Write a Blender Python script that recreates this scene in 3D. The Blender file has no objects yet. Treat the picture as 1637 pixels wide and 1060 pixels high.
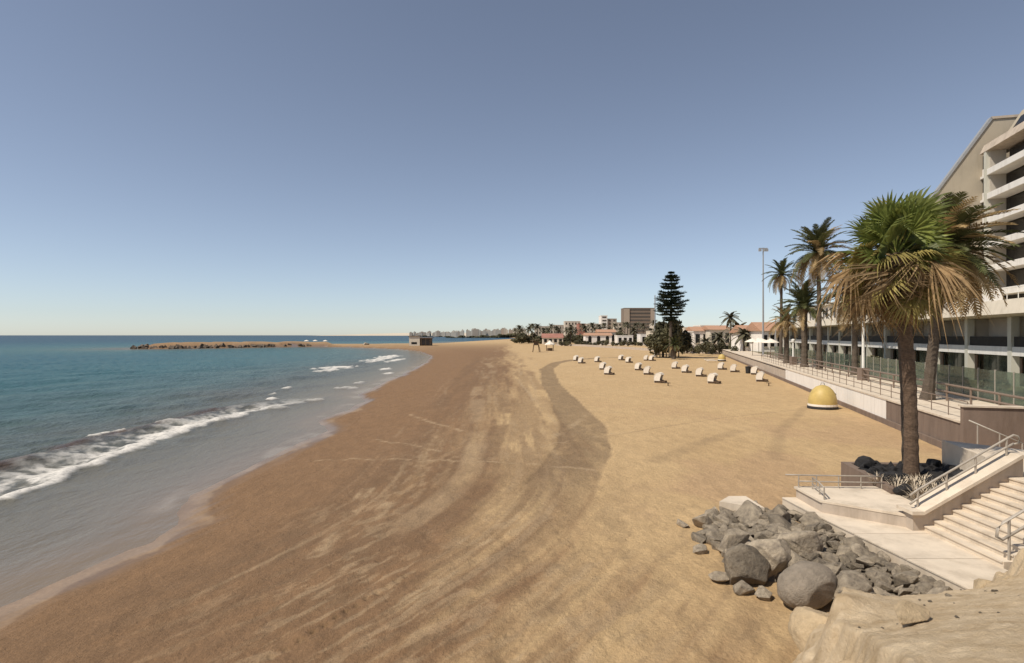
import bpy, bmesh, math, random
import numpy as np
from mathutils import Vector, Matrix, Euler
R = math.radians
rnd = random.Random(7)
sc = bpy.context.scene
col = sc.collection
# ------------------------------------------------------------------ camera, sky, sun, exposure
H, F, HY, CX = 5.5, 950.0, 536.0, 818.5          # eye height (m), focal length, horizon row, centre column of the photo
cd = bpy.data.cameras.new('camera'); cam = bpy.data.objects.new('camera', cd); col.objects.link(cam)
cam.location = (0, 0, H); cam.rotation_euler = (R(90), 0, 0)
cd.sensor_width = 36; cd.lens = 36*F/1637; cd.shift_y = 6/1637
cd.clip_start = .1; cd.clip_end = 80000
sc.camera = cam
SUN = Vector((-.52, -.27, .81)).normalized()     # towards the sun
EL = math.asin(SUN.z); AZ = math.atan2(SUN.x, SUN.y)
wd = bpy.data.worlds.new('World'); sc.world = wd; wd.use_nodes = True
nt = wd.node_tree; bg = nt.nodes['Background']
sky = nt.nodes.new('ShaderNodeTexSky'); sky.sky_type = 'NISHITA'; sky.sun_disc = False
sky.sun_elevation = EL; sky.sun_rotation = AZ
sky.altitude = 0; sky.air_density = .75; sky.dust_density = .25; sky.ozone_density = 2.5
hsv = nt.nodes.new('ShaderNodeHueSaturation'); hsv.inputs['Saturation'].default_value = .71
nt.links.new(sky.outputs[0], hsv.inputs['Color']); nt.links.new(hsv.outputs[0], bg.inputs[0])
bg.inputs[1].default_value = .115
sl = bpy.data.lights.new('sun', 'SUN'); sl.energy = 4.7; sl.angle = R(.53); sl.color = (1, .93, .82)
so = bpy.data.objects.new('sun', sl); col.objects.link(so); so.location = SUN*300
so.rotation_euler = SUN.to_track_quat('Z', 'Y').to_euler()
sc.render.engine = 'CYCLES'
vs = sc.view_settings; vs.view_transform = 'Standard'; vs.look = 'None'; vs.gamma = 1; vs.exposure = 0; vs.use_curve_mapping = False

# ------------------------------------------------------------------ helpers
def at(px, py, z=0.0):                           # point of height z seen at a photo pixel
    Y = (H-z)*F/(py-HY); return Vector(((px-CX)/F*Y, Y, z))
def atY(px, py, Y): return Vector(((px-CX)/F*Y, Y, H-(py-HY)/F*Y))
P0 = Vector((23.2, 35.8, 0)); D = Vector((.266, .964, 0)); IN = Vector((.964, -.266, 0))
def W(s, t, z=0.0):                              # along the promenade, inland from its sea wall
    p = P0+D*s+IN*t; return Vector((p.x, p.y, z))
def hsh(ix, iy, seed):
    h = (ix*374761393+iy*668265263+seed*1442695041) & 0xffffffff
    h = ((h ^ (h >> 13))*1274126177) & 0xffffffff
    return ((h ^ (h >> 16)) & 0xffffff)/float(0xffffff)
def vnoise(x, y, seed=0):
    x = np.asarray(x, float); y = np.asarray(y, float)
    ix = np.floor(x).astype(np.int64); iy = np.floor(y).astype(np.int64); fx = x-ix; fy = y-iy
    fx = fx*fx*(3-2*fx); fy = fy*fy*(3-2*fy)
    a = hsh(ix, iy, seed); b = hsh(ix+1, iy, seed); c = hsh(ix, iy+1, seed); d = hsh(ix+1, iy+1, seed)
    return (a*(1-fx)+b*fx)*(1-fy)+(c*(1-fx)+d*fx)*fy
def fbm(x, y, o=4, seed=0):
    s = 0; a = .5; t = 0
    for i in range(o):
        s = s+a*vnoise(x, y, seed+i*17); t += a; a *= .5; x = np.asarray(x)*2.03; y = np.asarray(y)*2.03
    return s/t
def sstep(a, b, x): t = np.clip((x-a)/(b-a), 0, 1); return t*t*(3-2*t)
def seg_dist(x, y, pts):
    best = np.full(np.shape(x), 1e18)
    for (ax, ay), (bx, by) in zip(pts[:-1], pts[1:]):
        dx, dy = bx-ax, by-ay; L = dx*dx+dy*dy+1e-9
        t = np.clip(((x-ax)*dx+(y-ay)*dy)/L, 0, 1)
        best = np.minimum(best, (x-ax-t*dx)**2+(y-ay-t*dy)**2)
    return np.sqrt(best)
def poly_sd(x, y, pts):                          # signed distance, positive inside
    d = seg_dist(x, y, pts+[pts[0]]); ins = np.zeros(np.shape(x), bool)
    for (ax, ay), (bx, by) in zip(pts, pts[1:]+[pts[0]]):
        c = ((ay > y) != (by > y)) & (x < (bx-ax)*(y-ay)/((by-ay) if by != ay else 1e-9)+ax); ins ^= c
    return np.where(ins, d, -d)

def tag(o, label=None, cat=None, group=None, kind=None):
    for k, v in (('label', label), ('category', cat), ('group', group), ('kind', kind)):
        if v: o[k] = v
    return o
def empty(name, loc, label, cat, group=None):
    o = bpy.data.objects.new(name, None); col.objects.link(o); o.location = loc; o.empty_display_size = .1
    return tag(o, label, cat, group)
class MB:
    def __init__(s): s.v = []; s.f = []; s.smooth = False
    def quad(s, *p):
        n = len(s.v); s.v += [tuple(q) for q in p]; s.f.append(tuple(range(n, n+len(p)))); return s
    def obox(s, o, a, b, c):                     # corner o with edge vectors a, b, c
        o, a, b, c = Vector(o), Vector(a), Vector(b), Vector(c)
        if a.cross(b).dot(c) < 0: a, b = b, a
        n = len(s.v); s.v += [tuple(p) for p in (o, o+a, o+a+b, o+b, o+c, o+a+c, o+a+b+c, o+b+c)]
        s.f += [tuple(n+i for i in q) for q in ((0,3,2,1),(4,5,6,7),(0,1,5,4),(1,2,6,5),(2,3,7,6),(3,0,4,7))]; return s
    def box(s, x0, x1, y0, y1, z0, z1): return s.obox((x0,y0,z0), (x1-x0,0,0), (0,y1-y0,0), (0,0,z1-z0))
    def wbox(s, s0, s1, t0, t1, z0, z1):         # box in promenade coordinates
        return s.obox(W(s0,t0,z0), W(s1,t0,0)-W(s0,t0,0), W(s0,t1,0)-W(s0,t0,0), (0,0,z1-z0))
    def prism(s, pts, z0, z1):
        a = sum(p[0]*q[1]-q[0]*p[1] for p, q in zip(pts, pts[1:]+pts[:1]))
        if a < 0: pts = pts[::-1]
        n = len(s.v); k = len(pts)
        s.v += [(p[0],p[1],z0) for p in pts]+[(p[0],p[1],z1) for p in pts]
        s.f.append(tuple(range(n+k-1, n-1, -1))); s.f.append(tuple(range(n+k, n+2*k)))
        s.f += [(n+i, n+(i+1) % k, n+k+(i+1) % k, n+k+i) for i in range(k)]; return s
    def slab(s, pts, off):                       # planar polygon of 3-D points thickened by off
        off = Vector(off); pts = [Vector(p) for p in pts]; n = len(s.v); k = len(pts)
        nrm = Vector((0,0,0))
        for p, q in zip(pts, pts[1:]+pts[:1]): nrm += p.cross(q)
        if nrm.dot(off) < 0: pts = pts[::-1]
        s.v += [tuple(p) for p in pts]+[tuple(p+off) for p in pts]
        s.f.append(tuple(range(n+k-1, n-1, -1))); s.f.append(tuple(range(n+k, n+2*k)))
        s.f += [(n+i, n+(i+1) % k, n+k+(i+1) % k, n+k+i) for i in range(k)]; return s
    def tube(s, pts, r, k=6, cap=True):
        pts = [Vector(p) for p in pts]; rs = r if isinstance(r, (list, tuple)) else [r]*len(pts); n0 = len(s.v)
        for i, p in enumerate(pts):
            d = (pts[min(i+1, len(pts)-1)]-pts[max(i-1, 0)]).normalized()
            u = d.cross(Vector((0,0,1)) if abs(d.z) < .9 else Vector((1,0,0))).normalized(); w = d.cross(u)
            for j in range(k):
                a = 2*math.pi*j/k; s.v.append(tuple(p+(u*math.cos(a)+w*math.sin(a))*rs[i]))
        for i in range(len(pts)-1):
            for j in range(k):
                a = n0+i*k+j; b = n0+i*k+(j+1) % k; s.f.append((a, a+k, b+k, b))
        if cap: s.f.append(tuple(range(n0, n0+k))); s.f.append(tuple(range(n0+(len(pts)-1)*k+k-1, n0+(len(pts)-1)*k-1, -1)))
        return s
    def lathe(s, c, prof, k=16, sx=1, sy=1):
        n0 = len(s.v); c = Vector(c)
        for r, z in prof:
            for j in range(k):
                a = 2*math.pi*j/k; s.v.append((c.x+r*sx*math.cos(a), c.y+r*sy*math.sin(a), c.z+z))
        for i in range(len(prof)-1):
            for j in range(k):
                a = n0+i*k+j; b = n0+i*k+(j+1) % k; s.f.append((a, b, b+k, a+k))
        s.f.append(tuple(range(n0+k-1, n0-1, -1))); m = n0+(len(prof)-1)*k; s.f.append(tuple(range(m, m+k))); return s
    def mesh(s, name, m):
        me = bpy.data.meshes.new(name); me.from_pydata(s.v, [], s.f); me.materials.append(m)
        if s.smooth: me.polygons.foreach_set('use_smooth', [True]*len(me.polygons))
        me.update(); return me
    def build(s, name, m, parent=None):
        o = bpy.data.objects.new(name, s.mesh(name, m)); col.objects.link(o)
        if parent is not None:
            o.parent = parent
            if parent.type == 'EMPTY': o.location = -Vector(parent.location)
        return o
def link(name, me, parent=None, loc=(0,0,0), rot=(0,0,0), scale=(1,1,1)):
    o = bpy.data.objects.new(name, me); col.objects.link(o); o.parent = parent
    o.location = loc; o.rotation_euler = rot; o.scale = scale; return o

# ------------------------------------------------------------------ materials
MATS = {}
def mat(name, c, rough=.8, var=.25, scale=3.0, bump=.0, bscale=20.0, spec=.3, c2=None, rand=0.0, trans=0.0, detail=6, stretch=None, metal=0, stain=0):
    m = bpy.data.materials.new(name); m.use_nodes = True; n = m.node_tree.nodes; l = m.node_tree.links
    b = n['Principled BSDF']; b.inputs['Roughness'].default_value = rough; b.inputs['Specular IOR Level'].default_value = spec
    b.inputs['Metallic'].default_value = metal
    tc = n.new('ShaderNodeTexCoord'); mp = n.new('ShaderNodeMapping'); l.new(tc.outputs['Object'], mp.inputs[0])
    if stretch: mp.inputs['Scale'].default_value = stretch
    oi = n.new('ShaderNodeObjectInfo'); vm = n.new('ShaderNodeVectorMath'); vm.operation = 'SCALE'
    cx = n.new('ShaderNodeCombineXYZ')
    for i in range(3): l.new(oi.outputs['Random'], cx.inputs[i])
    l.new(cx.outputs[0], vm.inputs[0]); vm.inputs['Scale'].default_value = 31; l.new(vm.outputs[0], mp.inputs['Location'])
    no = n.new('ShaderNodeTexNoise'); no.inputs['Scale'].default_value = scale; no.inputs['Detail'].default_value = detail; no.inputs['Roughness'].default_value = .65
    l.new(mp.outputs[0], no.inputs['Vector'])
    mr = n.new('ShaderNodeMapRange'); mr.inputs[1].default_value = .3; mr.inputs[2].default_value = .7; l.new(no.outputs[0], mr.inputs[0])
    mx = n.new('ShaderNodeMix'); mx.data_type = 'RGBA'; l.new(mr.outputs[0], mx.inputs['Factor'])
    mx.inputs['A'].default_value = (*[v*(1-var) for v in c], 1)
    mx.inputs['B'].default_value = (*(c2 if c2 else [min(1, v*(1+var)) for v in c]), 1)
    out = mx.outputs['Result']
    if rand:
        h = n.new('ShaderNodeHueSaturation'); r2 = n.new('ShaderNodeMapRange')
        r2.inputs[3].default_value = 1-rand; r2.inputs[4].default_value = 1+rand
        l.new(oi.outputs['Random'], r2.inputs[0]); l.new(r2.outputs[0], h.inputs['Value']); l.new(out, h.inputs['Color']); out = h.outputs[0]
    if stain:                                    # rain streaks and grime
        g = n.new('ShaderNodeNewGeometry'); m3 = n.new('ShaderNodeMapping'); m3.inputs['Scale'].default_value = (1.6,1.6,.22); l.new(g.outputs['Position'], m3.inputs[0])
        n3 = n.new('ShaderNodeTexNoise'); n3.inputs['Scale'].default_value = 1.1; n3.inputs['Detail'].default_value = 8; n3.inputs['Roughness'].default_value = .7; l.new(m3.outputs[0], n3.inputs['Vector'])
        r3_ = n.new('ShaderNodeMapRange'); r3_.inputs[1].default_value = .48; r3_.inputs[2].default_value = .72; r3_.inputs[4].default_value = stain; l.new(n3.outputs[0], r3_.inputs[0])
        x3 = n.new('ShaderNodeMix'); x3.data_type = 'RGBA'; l.new(r3_.outputs[0], x3.inputs['Factor']); l.new(out, x3.inputs['A']); x3.inputs['B'].default_value = (c[0]*.42, c[1]*.38, c[2]*.33, 1); out = x3.outputs['Result']
    l.new(out, b.inputs['Base Color'])
    if bump:
        bn = n.new('ShaderNodeTexNoise'); bn.inputs['Scale'].default_value = bscale; bn.inputs['Detail'].default_value = 8; bn.inputs['Roughness'].default_value = .7
        l.new(mp.outputs[0], bn.inputs['Vector'])
        bp = n.new('ShaderNodeBump'); bp.inputs['Strength'].default_value = bump; bp.inputs['Distance'].default_value = 1/bscale
        l.new(bn.outputs[0], bp.inputs['Height']); l.new(bp.outputs[0], b.inputs['Normal'])
    if trans:
        tr = n.new('ShaderNodeBsdfTranslucent'); l.new(out, tr.inputs[0]); ms = n.new('ShaderNodeMixShader'); ms.inputs[0].default_value = trans
        l.new(b.outputs[0], ms.inputs[1]); l.new(tr.outputs[0], ms.inputs[2]); l.new(ms.outputs[0], n['Material Output'].inputs[0])
    MATS[name] = m; return m
M = MATS
mat('concrete', (.62,.52,.40), .85, .14, .9, .3, 40, detail=10, stain=0.45)
mat('concrete_tan', (.46,.38,.30), .85, .14, 1.5, .25, 40, stain=0.5)
mat('brown_wall', (.20,.145,.11), .85, .20, .8, .3, 20, stretch=(1,1,.3), stain=0.5)
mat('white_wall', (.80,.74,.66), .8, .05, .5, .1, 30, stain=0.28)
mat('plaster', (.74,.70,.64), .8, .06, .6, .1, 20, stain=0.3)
mat('cream', (.62,.55,.44), .8, .08, .5, .1, 20, stain=0.3)
mat('beige_gable', (.40,.34,.255), .85, .07, .35, .1, 20, stain=0.22)
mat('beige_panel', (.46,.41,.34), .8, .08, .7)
mat('dark_glass', (.016,.014,.012), .25, .3, 1, spec=.25)
mat('green_glass', (.05,.062,.052), .1, .25, 1.5, spec=.6)
mat('glass_rail', (.13,.16,.13), .12, .2, 2, spec=.6)
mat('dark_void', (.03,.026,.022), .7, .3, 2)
mat('column_paint', (.52,.50,.42), .7, .06, 1)
mat('rail_metal', (.36,.31,.25), .45, .15, 8, spec=.5)
mat('rail_brown', (.21,.15,.11), .5, .15, 6)
mat('pole_paint', (.72,.69,.62), .5, .05, 4)
mat('mast_metal', (.30,.30,.30), .5, .1, 4)
mat('roof_tile', (.42,.24,.15), .85, .3, 6, .4, 10)
mat('rock', (.27,.22,.165), .9, .42, 4.5, 1.0, 16, rand=.36, detail=12, c2=(.43,.35,.25))
mat('boulder', (.25,.205,.155), .9, .28, 5, .9, 22, detail=12)
mat('black_rock', (.022,.020,.019), .8, .5, 6, .8, 16, rand=.4)
mat('pale_rock', (.48,.36,.22), .9, .25, 4, .8, 14, detail=10)
mat('trunk_bark', (.13,.085,.055), .9, .45, 9, .9, 26, stretch=(1,1,2.2))
mat('trunk_grey', (.105,.080,.058), .9, .4, 8, .8, 20, stretch=(1,1,2))
mat('fan_green', (.12,.165,.028), .5, .3, 2.5, trans=.35, rand=.4, c2=(.28,.30,.075))
mat('fan_yellow', (.31,.25,.075), .65, .3, 2.5, trans=.3, rand=.25)
mat('fan_dead', (.30,.20,.10), .8, .4, 3, trans=.25, rand=.35)
mat('feather_green', (.085,.090,.032), .6, .35, 2, trans=.2, rand=.3)
mat('feather_dry', (.36,.25,.115), .7, .35, 2, trans=.2, rand=.3)
mat('far_palm', (.095,.085,.05), .7, .35, 1, rand=.3)
mat('bush', (.105,.095,.05), .7, .45, .8, rand=.35, trans=.1)
mat('bush_olive', (.15,.135,.075), .7, .4, .8, rand=.3, trans=.1)
mat('pine_needle', (.020,.032,.018), .7, .4, .6, rand=.1)
mat('canvas', (.74,.66,.55), .85, .06, 3, .1, 30)
mat('wicker', (.10,.065,.04), .85, .3, 12, .3, 40)
mat('yellow_plastic', (.50,.36,.12), .5, .12, 2, .05, 20)
mat('dark_plastic', (.03,.028,.026), .6, .2, 4)
mat('timber', (.13,.085,.05), .85, .3, 5, .3, 20)
mat('dry_twig', (.45,.37,.27), .9, .3, 8, rand=.2)
mat('jetty_rock', (.12,.09,.065), .9, .4, .6)
mat('dune_sand', (.55,.47,.36), .9, .06, .002)
mat('far_cream', (.46,.41,.34), .85, .1, .1, rand=.18)
mat('far_brown', (.20,.155,.12), .85, .06, .05)
mat('far_beige', (.36,.30,.24), .85, .06, .05)
mat('far_window', (.08,.07,.06), .4, .2, .1)
mat('far_red', (.32,.15,.11), .85, .2, .2)

def see_through(m, k):
    n = m.node_tree.nodes; l = m.node_tree.links; t = n.new('ShaderNodeBsdfTransparent'); t.inputs[0].default_value = (.80,.90,.82,1)
    x = n.new('ShaderNodeMixShader'); x.inputs[0].default_value = k; l.new(n['Principled BSDF'].outputs[0], x.inputs[1]); l.new(t.outputs[0], x.inputs[2]); l.new(x.outputs[0], n['Material Output'].inputs[0])
see_through(M['glass_rail'], .5)
# ------------------------------------------------------------------ beach
SEA_Z = -.8
SHORE = [(-11.5,-60),(-11.6,4),(-11.9,13.8),(-11.5,16.4),(-11.2,19.7),(-12.3,23.2),(-12.5,28.6),(-12.4,38.9),(-14.2,44.0),(-13.9,57),(-16.6,63),
         (-17.6,93),(-19.8,136),(-24,176),(-36,230),(-52,270),(-86,312),(-112,330),(-125,318),(-160,276),(-171,274),(-178,292),(-164,345),(-146,386),
         (-108,399),(-58,427),(-47,570),(-17,855),(14,1197),(-97,2394),(-480,3900),(-480,16000),(20000,16000),(20000,-60)]
def land_d(x, y):
    d = poly_sd(x, y, SHORE)
    near = np.exp(-np.maximum(y, 0)/150)
    return d+(fbm(x*.35, y*.16, 3, 5)-.5)*1.7*near+(fbm(x*1.4, y*.9, 2, 9)-.5)*.35*near
JET = [(-112,336),(-134,326),(-168,288)]
def ground_z(x, y, d=None):
    if d is None: d = land_d(x, y)
    z = SEA_Z+.8*sstep(0, 13, d)+np.where(d < 0, d*.07, 0)+np.where(d > 0, .02*np.minimum(d, 3), 0)-.06*sstep(3, 13, d)
    z = np.maximum(z, -6)
    z = z+sstep(420, 1500, y)*sstep(20, 200, x-y*.02+40)*14*sstep(30, 160, d)
    z = z+2.1*sstep(13, 6, seg_dist(x, y, JET))
    return z
def fan(u0, u1, nu, y0, y1, nv, apex=6.0, extra=()):
    k = np.linspace(1/(y0+apex), 1/(y1+apex), nv); yy = np.concatenate([np.linspace(-5, y0-.4, 14), 1/k-apex])
    yy = np.concatenate([yy, extra]) if len(extra) else yy
    uu = np.concatenate([u0*np.geomspace(3, 1.02, 10)*1.0, np.linspace(u0, u1, nu), u1*np.geomspace(1.02, 3, 10)])
    Y, U = np.meshgrid(yy, uu, indexing='ij'); X = U*(Y+apex); return X, Y
def grid_mesh(name, X, Y, Z, m, attrs=None, keep=None):
    nv, nu = X.shape; co = np.stack([X, Y, Z], -1).reshape(-1, 3)
    i = np.arange((nv-1)*(nu-1)); r = i//(nu-1); c = i % (nu-1); a = r*nu+c
    q = np.stack([a, a+1, a+nu+1, a+nu], -1)
    if keep is not None: q = q[keep.reshape(-1)[q].any(1)]
    used = np.unique(q); mp = np.full(len(co), -1); mp[used] = np.arange(len(used)); co = co[used]; q = mp[q]
    me = bpy.data.meshes.new(name); me.vertices.add(len(co)); me.vertices.foreach_set('co', co.astype(np.float32).ravel())
    me.loops.add(q.size); me.loops.foreach_set('vertex_index', q.astype(np.int32).ravel())
    me.polygons.add(len(q)); me.polygons.foreach_set('loop_start', (np.arange(len(q))*4).astype(np.int32))
    me.update(calc_edges=True); me.polygons.foreach_set('use_smooth', np.ones(len(q), bool))
    for k, v in (attrs or {}).items():
        at_ = me.attributes.new(k, 'FLOAT', 'POINT'); at_.data.foreach_set('value', v.reshape(-1)[used].astype(np.float32))
    me.materials.append(m); me.validate(); o = bpy.data.objects.new(name, me); col.objects.link(o); return o
def px2(pts, z=-.02): return [tuple(at(a, b, z)[:2]) for a, b in pts]

X, Y = fan(-1.25, 1.3, 860, 8.0, 420, 600, extra=np.geomspace(430, 15000, 70))
d = land_d(X, Y); Z = ground_z(X, Y, d)
XC = X+.026*np.maximum(0, 26-Y)**2*.9+.10*np.maximum(0, 26-Y)*0   # the tracks bend towards the sea near the bluff
along = fbm(XC*.9+Y*.03, Y*.035, 4, 21)           # streaks that run along the beach (tractor harrow, tyres)
fine = fbm(XC*3.2+Y*.1, Y*.16, 3, 33)
blot = fbm(X*.28, Y*.10, 4, 40)
xe = X+(fbm(X*.1, Y*.03, 3, 3)-.5)*5+sstep(40, 10, Y)*.8
lim = 2.2*sstep(70, 24, Y)+1.6*sstep(24, 12, Y)
damp = 1-sstep(-4.6, 1.8, xe-lim+(along-.5)*8+(fine-.5)*5+(fbm(X*1.1, Y*.7, 3, 23)-.5)*3*sstep(50, 15, Y))
damp = damp*sstep(500, 170, Y)
damp = np.maximum(damp, sstep(9.0, 3.0, d+(fine-.5)*2)*.95)
fine2 = fbm(XC*6.5+Y*.25, Y*.22, 3, 35)
strk = sstep(.47, .60, along*.4+fine*.35+fine2*.25)*sstep(-9, -3, X)*sstep(3.0, .8, X+(blot-.5)*3)*sstep(11, 24, Y)*sstep(260, 120, Y)
cl_ = fbm(XC*4.5, Y*1.5, 4, 37)        # clods thrown up by the tyres
clod = sstep(.52, .66, cl_)*sstep(-9, -4, X)*sstep(5, 1, X)*sstep(45, 12, Y)
tyd = np.zeros_like(X); typ = np.zeros_like(X); rt = random.Random(17)
for k in range(26):                              # separate tyre and harrow tracks along the beach
    xo = rt.uniform(-7.5, 2.6); wob = (fbm(Y*.03+k*7.3, Y*0+k, 3, 300+k)-.5)*rt.uniform(1.5,5)+rt.uniform(-.035,.02)*(Y-30)
    wdt = rt.choice([.12,.16,.22,.5,.75]); prf = sstep(wdt, wdt*.55, np.abs(XC-xo-wob)+(fine2-.5)*.14)
    brk = sstep(.36, .56, fbm(Y*.11+k*3.1, X*.2, 3, 330+k))*sstep(8, 14, Y)*sstep(170, 110, Y)
    if rt.random() < .62: tyd = np.maximum(tyd, prf*brk*rt.uniform(.45,.95))
    else: typ = np.maximum(typ, prf*brk*rt.uniform(.35,.8))
strk = np.maximum(strk*.8, tyd)
tr1 = px2([(1010,571),(960,572),(915,575.5),(890,580),(874,590),(880,612),(905,645),(933,682),(934,715),(915,750),(885,800),(860,860)])
wtr = 1.15+.28*sstep(60, 34, Y)
dt = seg_dist(X+(fine-.5)*.3, Y, tr1)
trk = sstep(wtr, wtr*.88, dt)*sstep(15, 26, Y)*(.75+.35*fbm(X*1.2, Y*.5, 3, 60))*(1-.4*sstep(.60, .70, fbm(X*1.6, Y*.6, 3, 61))*sstep(45, 28, Y))*(1-sstep(22,15,Y)*.8)
pale = clod*.55*sstep(.35,.6,fbm(X*.5,Y*.3,3,38))+.35*sstep(.58,.70,fine2*.5+along*.5)*sstep(-10,-6,X)*sstep(3,0,X)
pale = np.maximum(pale, typ)
for pts, wd_ in (([(510,715),(640,726),(760,738),(880,742),(960,755)], .16), ([(600,690),(690,712),(780,736)], .14), ([(655,655),(740,686)], .2), ([(880,704),(950,656)], .25),
                 ([(585,770),(545,822),(500,872)], .28), ([(620,790),(580,840)], .3), ([(1000,690),(830,720)], .12)):
    pale = np.maximum(pale, sstep(wd_*1.25, wd_*.2, seg_dist(X+(fine-.5)*.5, Y+(along-.5)*.9+(fine2-.5)*.5, px2(pts)))*(.1+.75*sstep(.3,.65,fbm(X*2.5, Y*1.2, 3, 71))))
dark2 = np.zeros_like(X)
for pts, wd_ in (([(972,698),(1060,683),(1160,668),(1280,655)], .12), ([(1240,735),(1245,690),(1290,650)], .35), ([(1050,738),(1110,712),(1180,690)], .5), ([(990,572),(900,574)], .35)):
    dark2 = np.maximum(dark2, sstep(wd_*1.5, wd_*.3, seg_dist(X+(fine-.5)*.3, Y+(along-.5)*.3, px2(pts)))*(.25+.5*fbm(X*2, Y*1, 2, 75)))
dark2 = np.maximum(dark2, .55*sstep(.56,.68,fbm(XC*3.2, Y*1.0, 4, 39))*sstep(-9,-5,X)*sstep(14,4,X)*sstep(32,10,Y))
red = sstep(.52, .68, fbm(X*.25+3, Y*.16, 4, 80))*sstep(2, 6, X)*sstep(60, 25, Y)
near = sstep(40, 9, Y)
foot = fbm(X*2.2, Y*1.3, 4, 90)                  # trampled relief
rough_s = fbm(X*1.6+Y*.9, Y*.55-X*.4, 4, 95)
Z = Z+near*.10*(foot-.5)*sstep(2, 8, d)+.05*(rough_s-.5)*sstep(70, 20, Y)*sstep(1, 5, d)-.03*trk
for off in (0, .42):                             # a line of tyre-lug dents near the bluff
    ln = px2([(360,1062),(470,1010),(560,958),(650,915)]); ln = [(a+off*.4, b+off) for a, b in ln]
    dd = seg_dist(X, Y, ln); Z = Z-.04*sstep(.07, .03, dd)*sstep(.2, .7, np.sin((X+Y)*15))
    dark2 = np.maximum(dark2, .7*sstep(.08, .04, dd)*sstep(.1, .8, np.sin((X+Y)*15)))
wet = sstep(1.7, .3, d+(fine-.5)*1.2)
edge = sstep(.85, .68, d+(fbm(X*.9, Y*.7, 3, 98)-.5)*1.1)*sstep(-.3, .15, d)*(.35+.65*sstep(.3, .6, fbm(X*.7, Y*.5, 3, 99)))
def sand_material():
    m = bpy.data.materials.new('sand'); m.use_nodes = True; n = m.node_tree.nodes; l = m.node_tree.links; b = n['Principled BSDF']
    g = n.new('ShaderNodeNewGeometry')
    def attr(k):
        a = n.new('ShaderNodeAttribute'); a.attribute_name = k; return a.outputs['Fac']
    def noise(s, st=(1,1,1), det=6, rg=.6):
        mp = n.new('ShaderNodeMapping'); mp.inputs['Scale'].default_value = st; l.new(g.outputs['Position'], mp.inputs[0])
        t = n.new('ShaderNodeTexNoise'); t.inputs['Scale'].default_value = s; t.inputs['Detail'].default_value = det; t.inputs['Roughness'].default_value = rg
        l.new(mp.outputs[0], t.inputs['Vector']); return t.outputs[0]
    def rng(v, a, b_, c=0, e=1):
        t = n.new('ShaderNodeMapRange'); t.inputs[1].default_value = a; t.inputs[2].default_value = b_; t.inputs[3].default_value = c; t.inputs[4].default_value = e
        l.new(v, t.inputs[0]); return t.outputs[0]
    def mix(f, A, B, bt='MIX'):
        t = n.new('ShaderNodeMix'); t.data_type = 'RGBA'; t.blend_type = bt; l.new(f, t.inputs['Factor']) if not isinstance(f, float) else setattr(t.inputs['Factor'], 'default_value', f)
        for k, v in (('A', A), ('B', B)):
            if isinstance(v, tuple): t.inputs[k].default_value = (*v, 1)
            else: l.new(v, t.inputs[k])
        return t.outputs['Result']
    def mul(a, v):
        t = n.new('ShaderNodeMath'); t.operation = 'MULTIPLY'; l.new(a, t.inputs[0])
        if isinstance(v, float): t.inputs[1].default_value = v
        else: l.new(v, t.inputs[1])
        return t.outputs[0]
    c = mix(rng(noise(.25, (1,.5,1)), .3, .7), (.445,.30,.152), (.50,.345,.18))
    c = mix(mul(attr('red'), .5), c, (.40,.255,.145))
    c = mix(mul(attr('trk'), .85), c, (.215,.145,.08))
    c = mix(mul(attr('damp'), .92), c, (.195,.110,.056))
    c = mix(mul(attr('strk'), .75), c, (.175,.105,.056))
    c = mix(mul(attr('dark2'), .6), c, (.22,.15,.085))
    c = mix(mul(attr('pale'), .72), c, (.42,.30,.175))
    c = mix(attr('wet'), c, (.185,.115,.062))
    c = mix(mul(attr('edge'), .55), c, (.36,.25,.155))
    sp = rng(noise(9, (1,1,1), 8, .75), .3, .7, .80, 1.17)
    sp2 = rng(noise(1.7, (1,.45,1), 6, .7), .3, .7, .86, 1.12)
    v = n.new('ShaderNodeHueSaturation'); l.new(mul(sp, sp2), v.inputs['Value']); l.new(c, v.inputs['Color'])
    l.new(v.outputs[0], b.inputs['Base Color'])
    l.new(rng(attr('wet'), 0, 1, .95, .28), b.inputs['Roughness']); b.inputs['Specular IOR Level'].default_value = .25
    bp = n.new('ShaderNodeBump'); bp.inputs['Distance'].default_value = .10; l.new(rng(attr('wet'), 0, .6, 1.0, .03), bp.inputs['Strength'])
    ad = n.new('ShaderNodeMath'); ad.operation = 'ADD'; l.new(noise(3.2, (1,.7,1), 9, .68), ad.inputs[0]); l.new(mul(noise(14, (1,1,1), 6, .7), .35), ad.inputs[1])
    l.new(ad.outputs[0], bp.inputs['Height']); l.new(bp.outputs[0], b.inputs['Normal'])
    return m
beach = grid_mesh('beach', X, Y, Z, sand_material(), dict(damp=damp, strk=strk, trk=trk, pale=pale, dark2=dark2, red=red, wet=wet, edge=edge), keep=d > -60)
tag(beach, 'long curved sandy beach with brown damp sand and tyre tracks', 'beach', kind='structure')

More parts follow.
